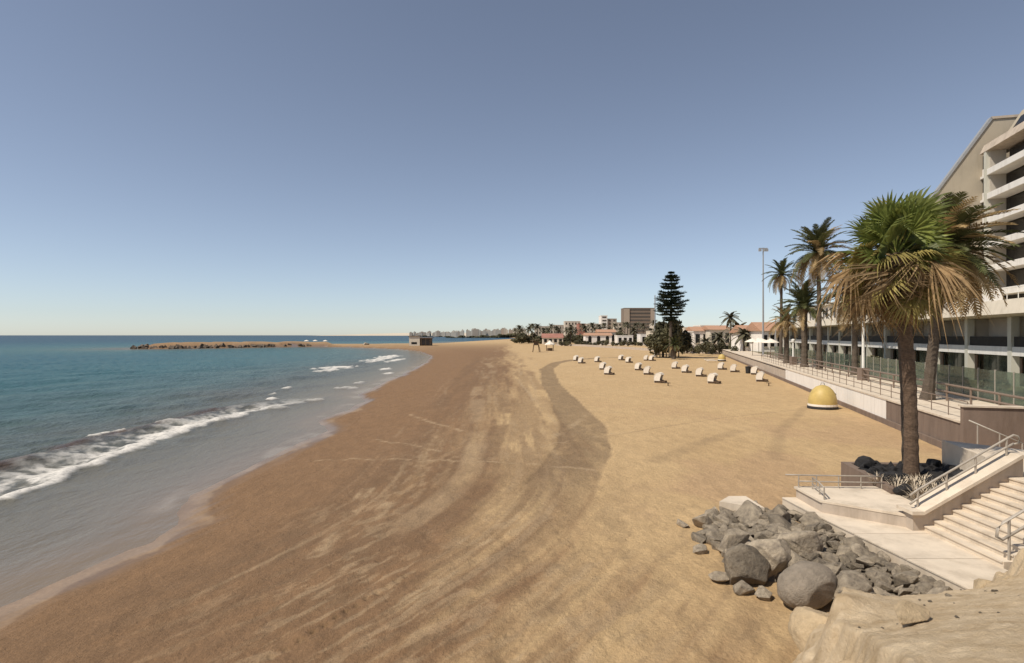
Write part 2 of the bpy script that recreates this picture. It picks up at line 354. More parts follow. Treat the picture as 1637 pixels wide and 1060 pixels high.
# ------------------------------------------------------------------ sea
X, Y = fan(-1.6, .6, 600, 7.0, 420, 620, extra=np.geomspace(430, 45000, 60))
d = -land_d(X, Y); dn = -poly_sd(X, Y, SHORE)    # metres offshore
ys = np.maximum(Y, 1)
WV = [at(0,800,-.8), at(100,760,-.8), at(190,727,-.8), at(260,703,-.8), at(330,680,-.8), at(400,660,-.8), at(470,646,-.8), at(540,630,-.8)]
wl = [(-36,9)]+[tuple(p[:2]) for p in WV]
wx = np.array([p[0] for p in wl]); wy = np.array([p[1] for p in wl])
bx = np.interp(Y, wy, wx, left=wx[0])            # where the breaking wave lies at each Y
jit = (fbm(X*.15, Y*.2, 3, 101)-.5)*1.2+(fbm(X*.8, Y*.9, 3, 102)-.5)*1.1
q = X-bx+jit                                     # > 0 on the beach side
live = sstep(62, 48, Y)*sstep(3, 8, Y)
z = np.zeros_like(X)
swell = np.sin(dn*.55+fbm(X*.06, Y*.05, 3, 110)*9)*.055*sstep(4, 14, dn)*sstep(160, 60, Y)
al = (X*.35+Y*.94); ac = (X*.94-Y*.35)         # along and across the wave fronts
chop = (fbm(ac*.55, al*.11, 4, 111)-.5)*.78*sstep(3, 14, d)*sstep(420, 90, Y)
chop = chop+(fbm(ac*1.5, al*.55, 3, 112)-.5)*.14*sstep(3, 10, d)*sstep(120, 30, Y)
z = z+swell+chop+.018*np.sin(dn*2.3+fbm(X*.12, Y*.1, 3, 115)*16)*sstep(1.0, 3.5, d)*sstep(16, 8, d)*sstep(.35, .6, fbm(X*.2, Y*.12, 3, 116))*sstep(120, 50, Y)
z = z+live*(.30*np.exp(-((q+3.4)/1.1)**2)-.10*np.exp(-((q+1.6)/.9)**2)+.16*np.exp(-((q+.3)/.5)**2)*(q < .6))
foam = live*sstep(.25, -.10, q)*sstep(-4.2, -1.2, q)
lace = fbm(X*1.5, Y*1.2, 4, 120)
foam = foam*sstep(.38, .60, lace*.55+.45*fbm(X*3.2, Y*2.4, 4, 121)+.22*sstep(-1.0, 0, q)-.05*sstep(-1.5, -3.5, q))
def cap(px, py, lx, ly, ang=0):
    c = at(px, py, SEA_Z); ca, sa = math.cos(ang), math.sin(ang)
    a = (X-c.x)*ca+(Y-c.y)*sa; b = -(X-c.x)*sa+(Y-c.y)*ca
    e = (a/lx)**2+(b/ly)**2+(fbm(X*2.0, Y*.9, 4, 130)-.5)*2.6
    return sstep(1.1, .45, e)
caps = [(176,694,.85,.55,.3),(150,698,.5,.3,.3),(432,638,.55,1.0,.1),(434,629,.35,.6,0),(458,622,.4,1.0,0),(535,588,2.8,6.5,-.3),(522,593,1.4,3.5,-.3),(607,574,2.0,12,-.1),(622,570,3.2,12,0),(600,578,1.1,8,0),(633,576,1.3,12,0),
        (617,590,1.0,3.5,0),(622,597,.7,2.2,0),(445,652,1.3,.7,.5),(300,676,2.2,.6,.4),(270,684,1.6,.4,.4),(575,612,.8,1.6,.1),(555,620,1.2,1.6,.1),(500,640,.8,.8,.2)]
for i, cpt in enumerate(caps):
    v = cap(*cpt); foam = np.maximum(foam, v*(1 if i not in (13, 14, 15, 16, 17, 18) else .5)); z = z+.12*v
foam = np.maximum(foam, .13*sstep(1.1, .2, d-.25+(fbm(X*1.3, Y*.8, 3, 140)-.5)*1.0)*sstep(.42, .6, fbm(X*.5, Y*.3, 3, 141))*sstep(200, 60, Y))
z = z+.05*foam*(lace-.3)
z = np.where(d < 3.0, z*sstep(.2, 3.0, d), z)
dep = d+(fbm(X*.05, Y*.03, 3, 150)-.5)*10*sstep(5, 20, d)+(fbm(X*.3, Y*.25, 3, 151)-.5)*5*sstep(4, 14, d)
crest = live*np.exp(-((q+3.9)/.8)**2)
def sea_material():
    m = bpy.data.materials.new('sea_water'); m.use_nodes = True; n = m.node_tree.nodes; l = m.node_tree.links
    n.remove(n['Principled BSDF']); out = n['Material Output']
    g = n.new('ShaderNodeNewGeometry')
    def attr(k):
        a = n.new('ShaderNodeAttribute'); a.attribute_name = k; return a.outputs['Fac']
    def noise(s, st=(1,1,1), det=6, rg=.6):
        mp = n.new('ShaderNodeMapping'); mp.inputs['Scale'].default_value = st; l.new(g.outputs['Position'], mp.inputs[0])
        t = n.new('ShaderNodeTexNoise'); t.inputs['Scale'].default_value = s; t.inputs['Detail'].default_value = det; t.inputs['Roughness'].default_value = rg
        l.new(mp.outputs[0], t.inputs['Vector']); return t.outputs[0]
    lg = n.new('ShaderNodeMath'); lg.operation = 'LOGARITHM'; lg.inputs[1].default_value = 10
    mxm = n.new('ShaderNodeMath'); mxm.operation = 'MAXIMUM'; mxm.inputs[1].default_value = 1; l.new(attr('dep'), mxm.inputs[0]); l.new(mxm.outputs[0], lg.inputs[0])
    mr = n.new('ShaderNodeMapRange'); mr.inputs[1].default_value = 0; mr.inputs[2].default_value = 3.6; l.new(lg.outputs[0], mr.inputs[0])
    cr = n.new('ShaderNodeValToRGB'); l.new(mr.outputs[0], cr.inputs[0]); e = cr.color_ramp.elements
    stops = [(0,(.20,.150,.098)),(.18,(.150,.130,.096)),(.31,(.112,.118,.102)),(.38,(.080,.125,.122)),(.47,(.045,.115,.125)),(.58,(.026,.092,.118)),(.70,(.012,.058,.095)),(1,(.005,.028,.066))]
    e[0].position, e[0].color = 0, (*stops[0][1], 1); e[1].position, e[1].color = 1, (*stops[-1][1], 1)
    for p, c in stops[1:-1]: x = e.new(p); x.color = (*c, 1)
    def mix(f, A, B):
        t = n.new('ShaderNodeMix'); t.data_type = 'RGBA'; l.new(f, t.inputs['Factor'])
        for k, v in (('A', A), ('B', B)):
            if isinstance(v, tuple): t.inputs[k].default_value = (*v, 1)
            else: l.new(v, t.inputs[k])
        return t.outputs['Result']
    c = mix(attr('crest'), cr.outputs[0], (.085,.058,.042))
    df = n.new('ShaderNodeBsdfDiffuse'); l.new(c, df.inputs[0])
    gl = n.new('ShaderNodeBsdfGlossy'); gl.inputs['Roughness'].default_value = .12; gl.inputs[0].default_value = (.9,.9,.9,1)
    # small waves
    h1 = noise(1.3, (1.3,.55,1), 6, .65); h2 = noise(.22, (1.5,.6,1), 5, .6)
    ad = n.new('ShaderNodeMath'); ad.operation = 'MULTIPLY_ADD'; ad.inputs[1].default_value = 2.6; l.new(h2, ad.inputs[0]); l.new(h1, ad.inputs[2])
    bp = n.new('ShaderNodeBump'); bp.inputs['Distance'].default_value = .26; l.new(ad.outputs[0], bp.inputs['Height'])
    st = n.new('ShaderNodeMapRange'); st.inputs[1].default_value = 1; st.inputs[2].default_value = 14; st.inputs[3].default_value = .16; st.inputs[4].default_value = 1; l.new(attr('dep'), st.inputs[0]); l.new(st.outputs[0], bp.inputs['Strength'])
    l.new(bp.outputs[0], gl.inputs['Normal']); l.new(bp.outputs[0], df.inputs['Normal'])
    fr = n.new('ShaderNodeFresnel'); fr.inputs[0].default_value = 1.33; l.new(bp.outputs[0], fr.inputs['Normal'])
    cl = n.new('ShaderNodeMath'); cl.operation = 'MINIMUM'; cl.inputs[1].default_value = .26; l.new(fr.outputs[0], cl.inputs[0])
    ms = n.new('ShaderNodeMixShader'); l.new(cl.outputs[0], ms.inputs[0]); l.new(df.outputs[0], ms.inputs[1]); l.new(gl.outputs[0], ms.inputs[2])
    fd = n.new('ShaderNodeBsdfDiffuse'); fd.inputs[0].default_value = (.66,.62,.56,1)
    fn = noise(5, (1,1,1), 7, .75); fm = n.new('ShaderNodeMapRange'); fm.inputs[1].default_value = .32; fm.inputs[2].default_value = .56; l.new(fn, fm.inputs[0])
    fa = n.new('ShaderNodeMath'); fa.operation = 'MULTIPLY_ADD'; fa.inputs[1].default_value = .55; fa.inputs[2].default_value = .45; l.new(fm.outputs[0], fa.inputs[0])
    fx = n.new('ShaderNodeMath'); fx.operation = 'MULTIPLY'; l.new(fa.outputs[0], fx.inputs[0]); l.new(attr('foam'), fx.inputs[1])
    m2 = n.new('ShaderNodeMixShader'); l.new(fx.outputs[0], m2.inputs[0]); l.new(ms.outputs[0], m2.inputs[1]); l.new(fd.outputs[0], m2.inputs[2])
    l.new(m2.outputs[0], out.inputs[0]); return m
sea = grid_mesh('sea', X, Y, z+SEA_Z, sea_material(), dict(dep=np.where(Y > 600, np.maximum(dep, Y*.5), dep), foam=foam, crest=crest), keep=d > -6)
tag(sea, 'blue green sea with a breaking wave and grey shallows', 'sea', kind='structure')

# far dunes beyond the bay
xs = np.linspace(-3600, 2500, 160); ysd = np.linspace(9000, 10500, 14); Xd, Yd = np.meshgrid(xs, ysd)
pr = np.sin(np.linspace(0, math.pi, 14))[:, None]
Zd = -3+pr*(40+14*fbm(Xd/500, Yd*0, 3, 6))*sstep(-3600, -1500, Xd)
tag(grid_mesh('dunes', Xd, Yd, Zd, M['dune_sand']), 'pale far dunes on the horizon', 'dunes', kind='structure')

# ------------------------------------------------------------------ bluff under the viewpoint
EDGE = [(-8,-6),(-4,2.5),(1.0,3.6),(2.0,4.4),(2.9,6.2),(3.5,7.9),(4.3,9.3),(5.0,10.3),(5.9,10.75),(6.9,10.7),(7.7,10.6),(8.3,10.8),(8.7,11.4),(9.6,11.9),(12,12.2),(20,12.2),(26,11),(26,-6)]
gxs = np.concatenate([np.linspace(-6, 2.4, 30), np.arange(2.43, 11, .026), np.linspace(11.05, 18, 30)]); gys = np.concatenate([np.linspace(-4, 3.4, 30), np.arange(3.43, 13, .03)])
gx, gy = np.meshgrid(gxs, gys)
e = poly_sd(gx, gy, EDGE)+(fbm(gx*1.3, gy*1.3, 4, 200)-.5)*.75
top = np.minimum(4.247+.146*gx-.4035*gy, 3.9)
top = top+.45*sstep(8.0, 9.1, gx)*sstep(8.0, 10.2, gy)
top = np.maximum(top, .7)+(fbm(gx*.7, gy*.7, 3, 205)-.5)*.22+(fbm(gx*2.6, gy*2.6, 4, 206)-.5)*.16*sstep(1.4,.3,e)
lump = .30*np.exp(-(((gx-5.0)/.55)**2+((gy-9.2)/.8)**2))+.2*np.exp(-(((gx-4.6)/.35)**2+((gy-8.4)/.4)**2))
rdg = 1-np.abs(2*fbm(gx*2.2+3, gy*2.2, 4, 208)-1)
top = top+(rdg-.8)*.2*sstep(1.6, .2, e)+(fbm(gx*9, gy*9, 3, 209)-.5)*.035+(fbm(gx*22, gy*22, 2, 210)-.5)*.025
terr = sstep(-.05, .22, e)*.5+sstep(.28, .48, e)*.22+sstep(.6, .9, e)*.28
gz = -.45+(top+lump+.45)*terr
def dirt_material():
    m = mat('bluff_dirt', (.50,.36,.21), .95, .20, 2.2, 1.0, 26, spec=.15, c2=(.62,.49,.33), detail=14); return m
tag(grid_mesh('bluff', gx, gy, gz, dirt_material(), keep=gz > -.4), 'pale dusty sandstone bluff with crumbling edge above rocks', 'bluff', kind='structure')
bl_e = lambda x, y: float(np.interp(0, [0], [0]))
def bluff_z(x, y):
    i = int(np.argmin(np.abs(gys-y))); j = int(np.argmin(np.abs(gxs-x))); return float(gz[i, j])

# ------------------------------------------------------------------ rocks
def hull_rock(seed, n=15, sq=(1,1,1), bev=.07):
    r = random.Random(seed); bm = bmesh.new()
    for i in range(n):
        v = Vector((r.gauss(0,1), r.gauss(0,1), r.gauss(0,1))).normalized()*(.42+.1*r.random()); bm.verts.new((v.x*sq[0], v.y*sq[1], v.z*sq[2]))
    res = bmesh.ops.convex_hull(bm, input=bm.verts)
    junk = [g for g in set(res['geom_interior']+res['geom_unused']) if isinstance(g, bmesh.types.BMVert) and g.is_valid]
    bmesh.ops.delete(bm, geom=junk, context='VERTS')
    bmesh.ops.bevel(bm, geom=bm.edges[:], offset=bev, segments=2, affect='EDGES', profile=.6, clamp_overlap=True)
    return bm
def rock_mesh(name, seed, m, **k):
    bm = hull_rock(seed, **k); me = bpy.data.meshes.new(name); bm.to_mesh(me); bm.free(); me.materials.append(m)
    me.polygons.foreach_set('use_smooth', [False]*len(me.polygons)); return me
RK = [rock_mesh('rock', i, M['rock'], n=12+i % 5, sq=(1.15, .85+.04*i, .66+.07*(i % 4)), bev=.03+.012*(i % 3)) for i in range(9)]
BK = [rock_mesh('lava_rock', 40+i, M['black_rock'], sq=(1.1, .9, .7), bev=.04) for i in range(6)]
# big rounded boulder
def blob(name, c, r, seed, m, amp=.22, sub=5, nc=15, c0=.62, label='', cat='rock', group=None, rot=0):
    bm = bmesh.new(); bmesh.ops.create_icosphere(bm, subdivisions=sub, radius=1)
    rr = random.Random(seed); cuts = [(Vector((rr.gauss(0,1), rr.gauss(0,1), rr.gauss(0,.8))).normalized(), c0+.26*rr.random()) for _ in range(nc)]
    for v in bm.verts:
        p = v.co.copy()
        for nrm, dd in cuts:
            k = p.dot(nrm)-dd
            if k > 0: p -= nrm*k*.92
        a = float(fbm(p.x*1.5+seed+p.z*1.3, p.y*1.5-p.z, 5, seed)-.5)+.5*float(abs(fbm(p.x*3+p.z*2.2, p.y*3-p.z*2+seed, 4, seed+5)-.5))
        p *= 1+amp*a; v.co = Vector((p.x*r[0], p.y*r[1], p.z*r[2]))
    me = bpy.data.meshes.new(name); bm.to_mesh(me); bm.free(); me.materials.append(m); me.polygons.foreach_set('use_smooth', [True]*len(me.polygons))
    o = link(name, me, None, c, (0,0,rot)); return tag(o, label, cat, group)
bb = blob('boulder', (6.0,12.1,.40), (.64,.48,.40), 3, M['boulder'], amp=.14, nc=11, c0=.78, label='large rounded smooth grey boulder in front of the rubble bank', cat='boulder', rot=.5); bb.rotation_euler = (.2,-.32,.35)
blob('boulder', (5.2,13.3,.28), (.66,.5,.50), 12, M['rock'], amp=.3, label='blocky grey boulder at the seaward foot of the rubble bank', cat='boulder', rot=.2)
blob('boulder', (6.0,13.6,.42), (.62,.5,.48), 15, M['rock'], amp=.3, label='tilted grey boulder behind the large rounded one', cat='boulder', rot=-.3)
blob('boulder', (6.9,14.2,.50), (.60,.45,.40), 18, M['rock'], amp=.3, label='brownish boulder between the blocky one and the landing', cat='boulder', rot=.4)
blob('boulder', (6.9,12.15,.36), (.60,.40,.40), 22, M['rock'], amp=.3, label='angular boulder wedged beside the large rounded boulder and the bluff', cat='boulder', rot=.9)
G1 = 'rocks of the rubble bank'
BANK = [(5.5,17.2),(6.3,18.3),(7.4,18.6),(8.2,17.2),(8.35,14.8),(8.72,12.0),(8.4,11.4),(7.2,11.4),(6.7,12.3),(5.8,13.3),(5.2,14.2),(5.2,15.4)]
cnt = 0; placed = []
rr = random.Random(11)
for k in range(4000):
    if cnt >= 230: break
    x = rr.uniform(4.4, 9.2); y = rr.uniform(11, 18.8)
    e_ = float(poly_sd(np.array([x]), np.array([y]), BANK)[0])
    if e_ < 0: continue
    s = rr.choice([.22,.30,.4,.5,.6,.75]) if x < 7.4 else rr.choice([.18,.24,.30,.38,.45])
    if any((x-a)**2+(y-b)**2 < (.32*(s+c_))**2 for a, b, c_ in placed): continue
    placed.append((x, y, s)); h = .42*min(1, max(e_/1.6, (x-7.2)/1.0))*(.5+.5*(x-4.5)/4.2)
    o = link('rock', RK[rr.randrange(9)], None, (x, y, h*.8+.03+s*.12), (rr.uniform(-.8,.8), rr.uniform(-.8,.8), rr.uniform(0,6.3)), (s*1.45, s*1.25, s*1.1))
    zn = 'against the edge of the concrete landing' if x > 7.7 else 'near the pale slab behind the bank' if y > 16.2 else 'beside the large rounded boulder' if (x-6.0)**2+(y-12.1)**2 < 1.7 else 'at the sandy foot of the bank' if e_ < .5 else 'in the middle of the bank'
    sz = 'small' if s < .31 else 'middle sized' if s < .51 else 'big'
    tag(o, sz+' rough grey brown rubble rock '+zn, 'rock', sz+' rubble rocks '+zn); cnt += 1
for x, y, s in ((4.7,13.3,.5),(4.95,12.7,.42),(4.9,17.1,.4),(5.0,15.9,.5),(4.75,15.0,.36),(5.3,12.5,.36)):
    tag(link('rock', RK[rr.randrange(9)], None, (x, y, .08), (0,.2,rr.random()*6), (s*1.2,s,s)), 'small loose rock on the sand beside the rubble bank', 'rock', 'loose rocks at the foot of the bank')
blob('sandstone_boulder', (5.1,9.75,.5), (.42,.6,.5), 31, M['pale_rock'], amp=.2, nc=8, c0=.75, label='pale rounded sandstone boulder on the seaward corner of the bluff', cat='boulder', rot=.3)
# rubble fill under the rocks
bm_ = MB(); bm_.prism([(p[0]*.9+.65, p[1]*.9+1.45) for p in BANK], -.3, .16)
tag(bm_.build('rubble_fill', M['rock']), 'packed grey rubble under the rocks of the bank', 'rubble', kind='stuff')
for Yk in np.arange(3.5, 11, .02):
    p = atY(1455, 998, Yk); zb = bluff_z(p.x, p.y)
    if p.z <= zb: break
tag(link('flat_stone', rock_mesh('flat_stone', 77, M['pale_rock'], sq=(1.3,.8,.5), bev=.03), None, (p.x, p.y, zb+.13), (.3,-.2,.5), (.44,.5,.5)), 'small flat angular stone lying alone on the bluff', 'stone')
for (x, y, s, sd, lb) in ((7.98,10.0,.66,71,'pitted yellowish rock at the bluff edge above the landing'), (8.55,10.1,.6,72,'weathered pale rock beside the pitted one on the bluff edge'), (5.35,10.75,.5,73,'crumbling pale rock at the foot of the bluff'), (4.75,9.75,.5,74,'low sandstone lump on the seaward side of the bluff')):
    tag(link('sandstone_rock', rock_mesh('sandstone_rock', sd, M['pale_rock'], sq=(1,.9,1), bev=.06, n=20), None, (x, y, bluff_z(x, y)+.2*s), (.2,.1,sd), (s,s*.9,s)), lb, 'rock')
r2 = random.Random(5)
for k in range(70):
    x = r2.uniform(4.2, 9); y = r2.uniform(5, 10.2)
    if x/y < .52: continue
    s = r2.choice([.03,.04,.05,.06,.10]); tag(link('pebble', RK[k % 9], None, (x, y, bluff_z(x, y)+s*.15), (0,0,k), (s,s,s)), 'tiny dark pebble scattered on the dusty bluff', 'pebble', 'pebbles on the bluff')

# ------------------------------------------------------------------ stairs, landing, planter
def rail_tube(mb, pts, r=.028): mb.tube(pts, r, 8)
ST = empty('concrete_stairs', (11, 14, .5), 'broad cream concrete stairs rising from the landing to the promenade', 'stairs')
X0, RUN, RISE, Y0s, Y1s, ZL = 10.55, .238, .137, 12.75, 15.2, .5
for i in range(10):
    stp = MB().box(X0+i*RUN, X0+(i+1)*RUN, Y0s, Y1s, -.3, ZL+(i+1)*RISE).build('step', M['concrete'], ST)
    MB().box(X0+i*RUN-.025, X0+i*RUN-.001, Y0s+.02, Y1s-.02, ZL+(i+1)*RISE-.035, ZL+(i+1)*RISE-.004).build('nosing', M['concrete'], stp)
XT = X0+10*RUN; ZT = ZL+10*RISE
land = MB().prism([(8.35,18.35),(8.45,16.8),(9.02,11.7),(10.549,11.7),(10.549,18.35)], .05, ZL-.03)
lo_ = tag(land.build('landing', M['concrete']), 'smooth cream concrete landing at the foot of the stairs', 'landing', kind='structure')
xl = lambda y: float(np.interp(y, [11.7,16.8,18.35], [9.02,8.45,8.35]))-.02
for y0_, y1_ in ((11.7,13.3),(13.3,15.0),(15.0,16.8),(16.8,18.35)):
    MB().prism([(xl(y0_),y0_+.012),(10.548,y0_+.012),(10.548,y1_-.012),(xl(y1_),y1_-.012)], ZL-.035, ZL).build('slab', M['concrete'], lo_)
plat = MB().prism([(14.9,20.6),(14.15,17.8),(XT,15.7),(XT,12.2),(21,12.2),(20,14.5),(16.3,18.8)], -.3, ZT-.002)
tag(plat.build('upper_platform', M['concrete']), 'cream concrete platform at the top of the stairs', 'platform', kind='structure')
PW = empty('stair_parapet', (12, 15.4, .5), 'sloping concrete parapet with cap beside the stairs', 'parapet')
xa, xb = 10.25, XT+.15
sl_ = RISE/RUN; zt = lambda x: ZL+.44+max(0, x-10.45)*sl_
pw = MB(); pw.slab([(xa,15.2,-.3),(xb,15.2,-.3),(xb,15.2,zt(XT)),(XT,15.2,zt(XT)),(10.45,15.2,zt(10.45)),(xa,15.2,zt(10.45)-.02)], (0,.36,0)); pw.build('wall', M['concrete_tan'], PW)
cp = MB(); th = .09
top_ = [(xa-.1, zt(10.45)), (10.45, zt(10.45)), (XT, zt(XT)), (xb+.12, zt(XT))]
cp.slab([(x,15.06,z_) for x, z_ in top_]+[(x,15.06,z_+th) for x, z_ in top_[::-1]], (0,.64,0)); cp.build('cap', M['concrete'], PW)
LW = empty('planter_wall', (9.5, 16.5, .5), 'low tan wall with pale ledge between landing and palm planter', 'wall')
MB().prism([(8.75,16.75),(10.32,15.42),(11.1,15.6),(11.3,17.4),(11.2,18.3),(8.75,18.3)], .3, ZL+.28).build('wall', M['concrete_tan'], LW)
MB().prism([(8.70,16.78),(10.34,15.38),(11.1,15.6),(11.3,17.4),(11.2,18.34),(8.70,18.34)], ZL+.28, ZL+.34).build('ledge', M['concrete'], LW)
# rails
def railing(name, label, posts, rails, m, r=.026, cat='railing', group=None, base=None):
    o = empty(name, base or posts[0][0], label, cat, group)
    for a, b in posts: MB().tube([a, b], r, 8).build('post', M[m], o)
    for pts in rails:
        k = MB(); k.smooth = True; k.tube(pts, r*1.1, 8); k.build('rail', M[m], o)
    return o
yr = 15.38
zc = lambda x: zt(max(10.45, min(x, XT)))+th
psts = [((x, yr, zc(x)-.02), (x, yr, zc(x)+.44)) for x in (10.5, 11.25, 12.0, 12.8)]
def rl(h): return [(10.3,yr,zc(10.45)+h-.12),(10.5,yr,zc(10.5)+h)]+[(x,yr,zc(x)+h) for x in (11.25,12.0,12.8)]+[(12.98,yr,zc(XT)+h+.02)]
end = [(13.08,yr,zc(XT)+.43),(13.13,yr,zc(XT)+.36),(13.11,yr,zc(XT)+.25),(12.98,yr,zc(XT)+.22)]
railing('stair_handrail', 'curved metal handrail on the sloping stair parapet beside the palm', psts, [rl(.44)+end, rl(.22)], 'rail_metal', .026)
yq = 12.85; zs = lambda x: ZL+max(0, x-X0)*sl_
psts = [((x, yq, zs(x)), (x, yq, zs(x)+.9)) for x in (10.75, 11.9, 13.0)]
lo = [(10.75,yq,zs(10.75)+.55),(10.6,yq,zs(10.6)+.55),(10.48,yq,zs(10.5)+.64),(10.5,yq,zs(10.5)+.82),(10.62,yq,zs(10.6)+.92)]
railing('stair_handrail', 'metal handrail on the open side of the stairs above the bluff', psts, [lo+[(x,yq,zs(x)+.92) for x in (11.5,12.4,13.4)], [(x,yq,zs(x)+.55) for x in (10.75,11.9,13.4)]], 'rail_metal', .028)
zl = ZL+.34
pp = [(8.78,18.2),(9.3,18.15),(9.95,18.1),(10.6,18.05),(11.2,18.0)]
railing('ledge_railing', 'low metal railing along the far edge of the planter ledge', [((x,y,zl-.02),(x,y,zl+.38)) for x, y in pp], [[(x,y,zl+.38) for x, y in [(8.4,18.25)]+pp], [(x,y,zl+.19) for x, y in pp]], 'rail_metal', .02)
qq = [(8.85,16.85),(9.0,17.4),(9.1,18.0)]
railing('ledge_railing', 'short metal railing across the seaward end of the planter ledge', [((x,y,zl-.02),(x,y,zl+.34)) for x, y in qq], [[(x,y,zl+.34) for x, y in qq], [(x,y,zl+.16) for x, y in qq]], 'rail_metal', .02)
# planter with lava rock
tag(MB().prism([(11.35,17.45),(11.95,21.0),(14.85,20.75),(14.1,17.8),(13.3,15.62),(11.1,15.62)], -.3, .86).build('planter_soil', M['rock']), 'dry stony soil of the palm planter', 'soil', kind='structure')
PB = empty('planter_kerb', (11.5, 19, 0), 'dark brown kerb wall round the palm planter', 'wall')
MB().obox((11.12,17.42,-.3), (.24,-.04,0), (.6,3.75,0), (0,0,1.3)).build('wall', M['brown_wall'], PB)
MB().obox((11.95,21.02,-.3), (2.9,-.25,0), (.02,.24,0), (0,0,1.28)).build('wall', M['brown_wall'], PB)
PLN = [(11.45,17.7),(12.0,20.9),(14.8,20.6),(14.05,17.9),(13.25,15.8),(11.3,15.8)]
r3 = random.Random(21); pl = []
for k in range(4000):
    if len(pl) >= 90: break
    x = r3.uniform(11.2,14.9); y = r3.uniform(17.0,21)
    if poly_sd(np.array([x]), np.array([y]), PLN)[0] < .05 or (x-12.55)**2+(y-18.7)**2 < .16: continue
    if y < 18.5 and x < 13.2 and r3.random() < .75: continue
    s = r3.choice([.35,.42,.5,.6])
    if any((x-a)**2+(y-b)**2 < (.30*(s+c_))**2 for a, b, c_ in pl): continue
    pl.append((x,y,s)); tag(link('lava_rock', BK[r3.randrange(6)], None, (x,y,.86+s*.18), (r3.uniform(-.6,.6),r3.uniform(-.6,.6),r3.random()*6), (s*1.5,s*1.3,s*1.5)), 'jagged black lava rock bedded under the palm', 'rock', 'black lava rocks in the palm planter')
tw = [];
for v in range(3):
    mb = MB(); q_ = random.Random(60+v)
    for i in range(60):
        a = q_.random()*6.28; ln = q_.uniform(.2,.5); e1 = Vector((math.cos(a)*ln*.6, math.sin(a)*ln*.6, q_.uniform(.12,.42)))
        b0 = Vector((q_.uniform(-.1,.1), q_.uniform(-.1,.1), 0)); sd = Vector((-math.sin(a), math.cos(a), 0))*.014
        mb.quad(b0-sd, b0+sd, b0+e1*.6+sd*.8, b0+e1*.6-sd*.8); mb.quad(b0+e1*.6-sd*.8, b0+e1*.6+sd*.8, b0+e1+Vector((0,0,-.06)))
    tw.append(mb.mesh('dry_plant', M['dry_twig']))
for k in range(30):
    x = r3.uniform(11.4,13.0); y = r3.uniform(16.1,18.5)
    tag(link('dry_plant', tw[k % 3], None, (x,y,.84), (0,0,k), (1.4,1.4,1.2)), 'pale dried low plant in the planter at the foot of the palm', 'plant', 'dry plants under the palm')
tag(MB().prism([tuple(at(1150,808,.3)[:2]), tuple(at(1165,799,.3)[:2]), tuple(at(1192,799,.3)[:2]), tuple(at(1222,818,.3)[:2]), tuple(at(1200,816,.3)[:2])], -.2, .42).build('concrete_slab', M['concrete']), 'pale concrete slab end showing behind the rubble bank', 'slab')

# ------------------------------------------------------------------ promenade
PS0, PS1, PZ = -9.0, 170.0, 1.5
tag(MB().wbox(PS0, PS1, .02, 60, -.5, PZ).build('promenade', M['concrete']), 'pale paved promenade above the beach', 'promenade', kind='structure')
SW = empty('sea_wall', W(10, 0, 0), 'long sea wall with white painted stretch below the promenade', 'wall')
for i in range(7):
    MB().wbox(1.0+i*5, 6.0+i*5-.025, -.30, .0, -.4, PZ-.02).build('white_panel', M['white_wall'], SW)
MB().wbox(1.0, 36, -.02, .015, -.4, PZ-.03).build('backing', M['brown_wall'], SW)
MB().wbox(PS0, .998, -.28, .015, -.4, PZ-.02).build('brown_stretch', M['brown_wall'], SW)
MB().wbox(36.002, PS1, -.28, .015, -.4, PZ-.25).build('grey_stretch', M['concrete_tan'], SW)
MB().wbox(PS0, PS1, -.42, -.301, -.4, .32).build('skirting', M['brown_wall'], SW)
for i in range(18):
    a = PS0+i*10; MB().wbox(a, a+9.985, -.34, .35, PZ-.018, PZ+.07).build('coping', M['concrete'], SW)
# end wall and ramp
EWL = empty('ramp_wall', W(PS0, 2, 0), 'dark brown ramp wall with sloping top at the end of the promenade', 'wall')
pts = [W(PS0-.01,-.3,.2), W(PS0-.01,-.3,2.25), W(PS0-.01,2.1,2.25), W(PS0-.01,4.6,1.0), W(PS0-.01,9,.9), W(PS0-.01,9,.2)]
MB().slab(pts, -D*.3).build('wall', M['brown_wall'], EWL)
cpt = [W(PS0+.1,-.35,2.252), W(PS0+.1,2.1,2.252), W(PS0+.1,2.1,2.33), W(PS0+.1,-.35,2.33)]
MB().slab(cpt, -D*.48).build('coping', M['concrete'], EWL)
cpt = [W(PS0+.1,2.101,2.252), W(PS0+.1,4.6,1.002), W(PS0+.1,4.6,1.08), W(PS0+.1,2.101,2.33)]
MB().slab(cpt, -D*.48).build('coping', M['concrete'], EWL)
a = W(PS0-1.2,0,0); 
railing('ramp_handrail', 'pale straight handrail sloping down in front of the brown ramp wall', [((19.9,25.4,.3),(19.9,25.4,1.72)), ((20.6,25.1,.2),(20.6,25.1,1.37)), ((21.3,24.8,.2),(21.3,24.8,.98))], [[(19.6,25.5,1.85),(21.6,24.7,.83)]], 'rail_metal', .03)
def prom_rail(s0, s1, t, z0, h, step, name, label, m, r, bars=(1.0,.5)):
    n = int((s1-s0)/step); o = empty(name, W(s0,t,z0), label, 'railing')
    for i in range(n+1):
        s = s0+i*(s1-s0)/n; MB().tube([W(s,t,z0-.03), W(s,t,z0+h)], r, 6).build('post', M[m], o)
    for k in bars: MB().tube([W(s0,t,z0+h*k), W(s1,t,z0+h*k)], r*1.15, 6).build('rail', M[m], o)
prom_rail(PS0+.3, 60, .12, PZ+.07, .85, 2.0, 'promenade_railing', 'thin brown post and rail fence along the sea wall coping', 'rail_brown', .022, (1,.5))
prom_rail(-14, 75, 3.1, PZ, 1.0, 3.0, 'garden_railing', 'thick brown rail fence between promenade and hotel garden', 'rail_brown', .06, (1,.55))
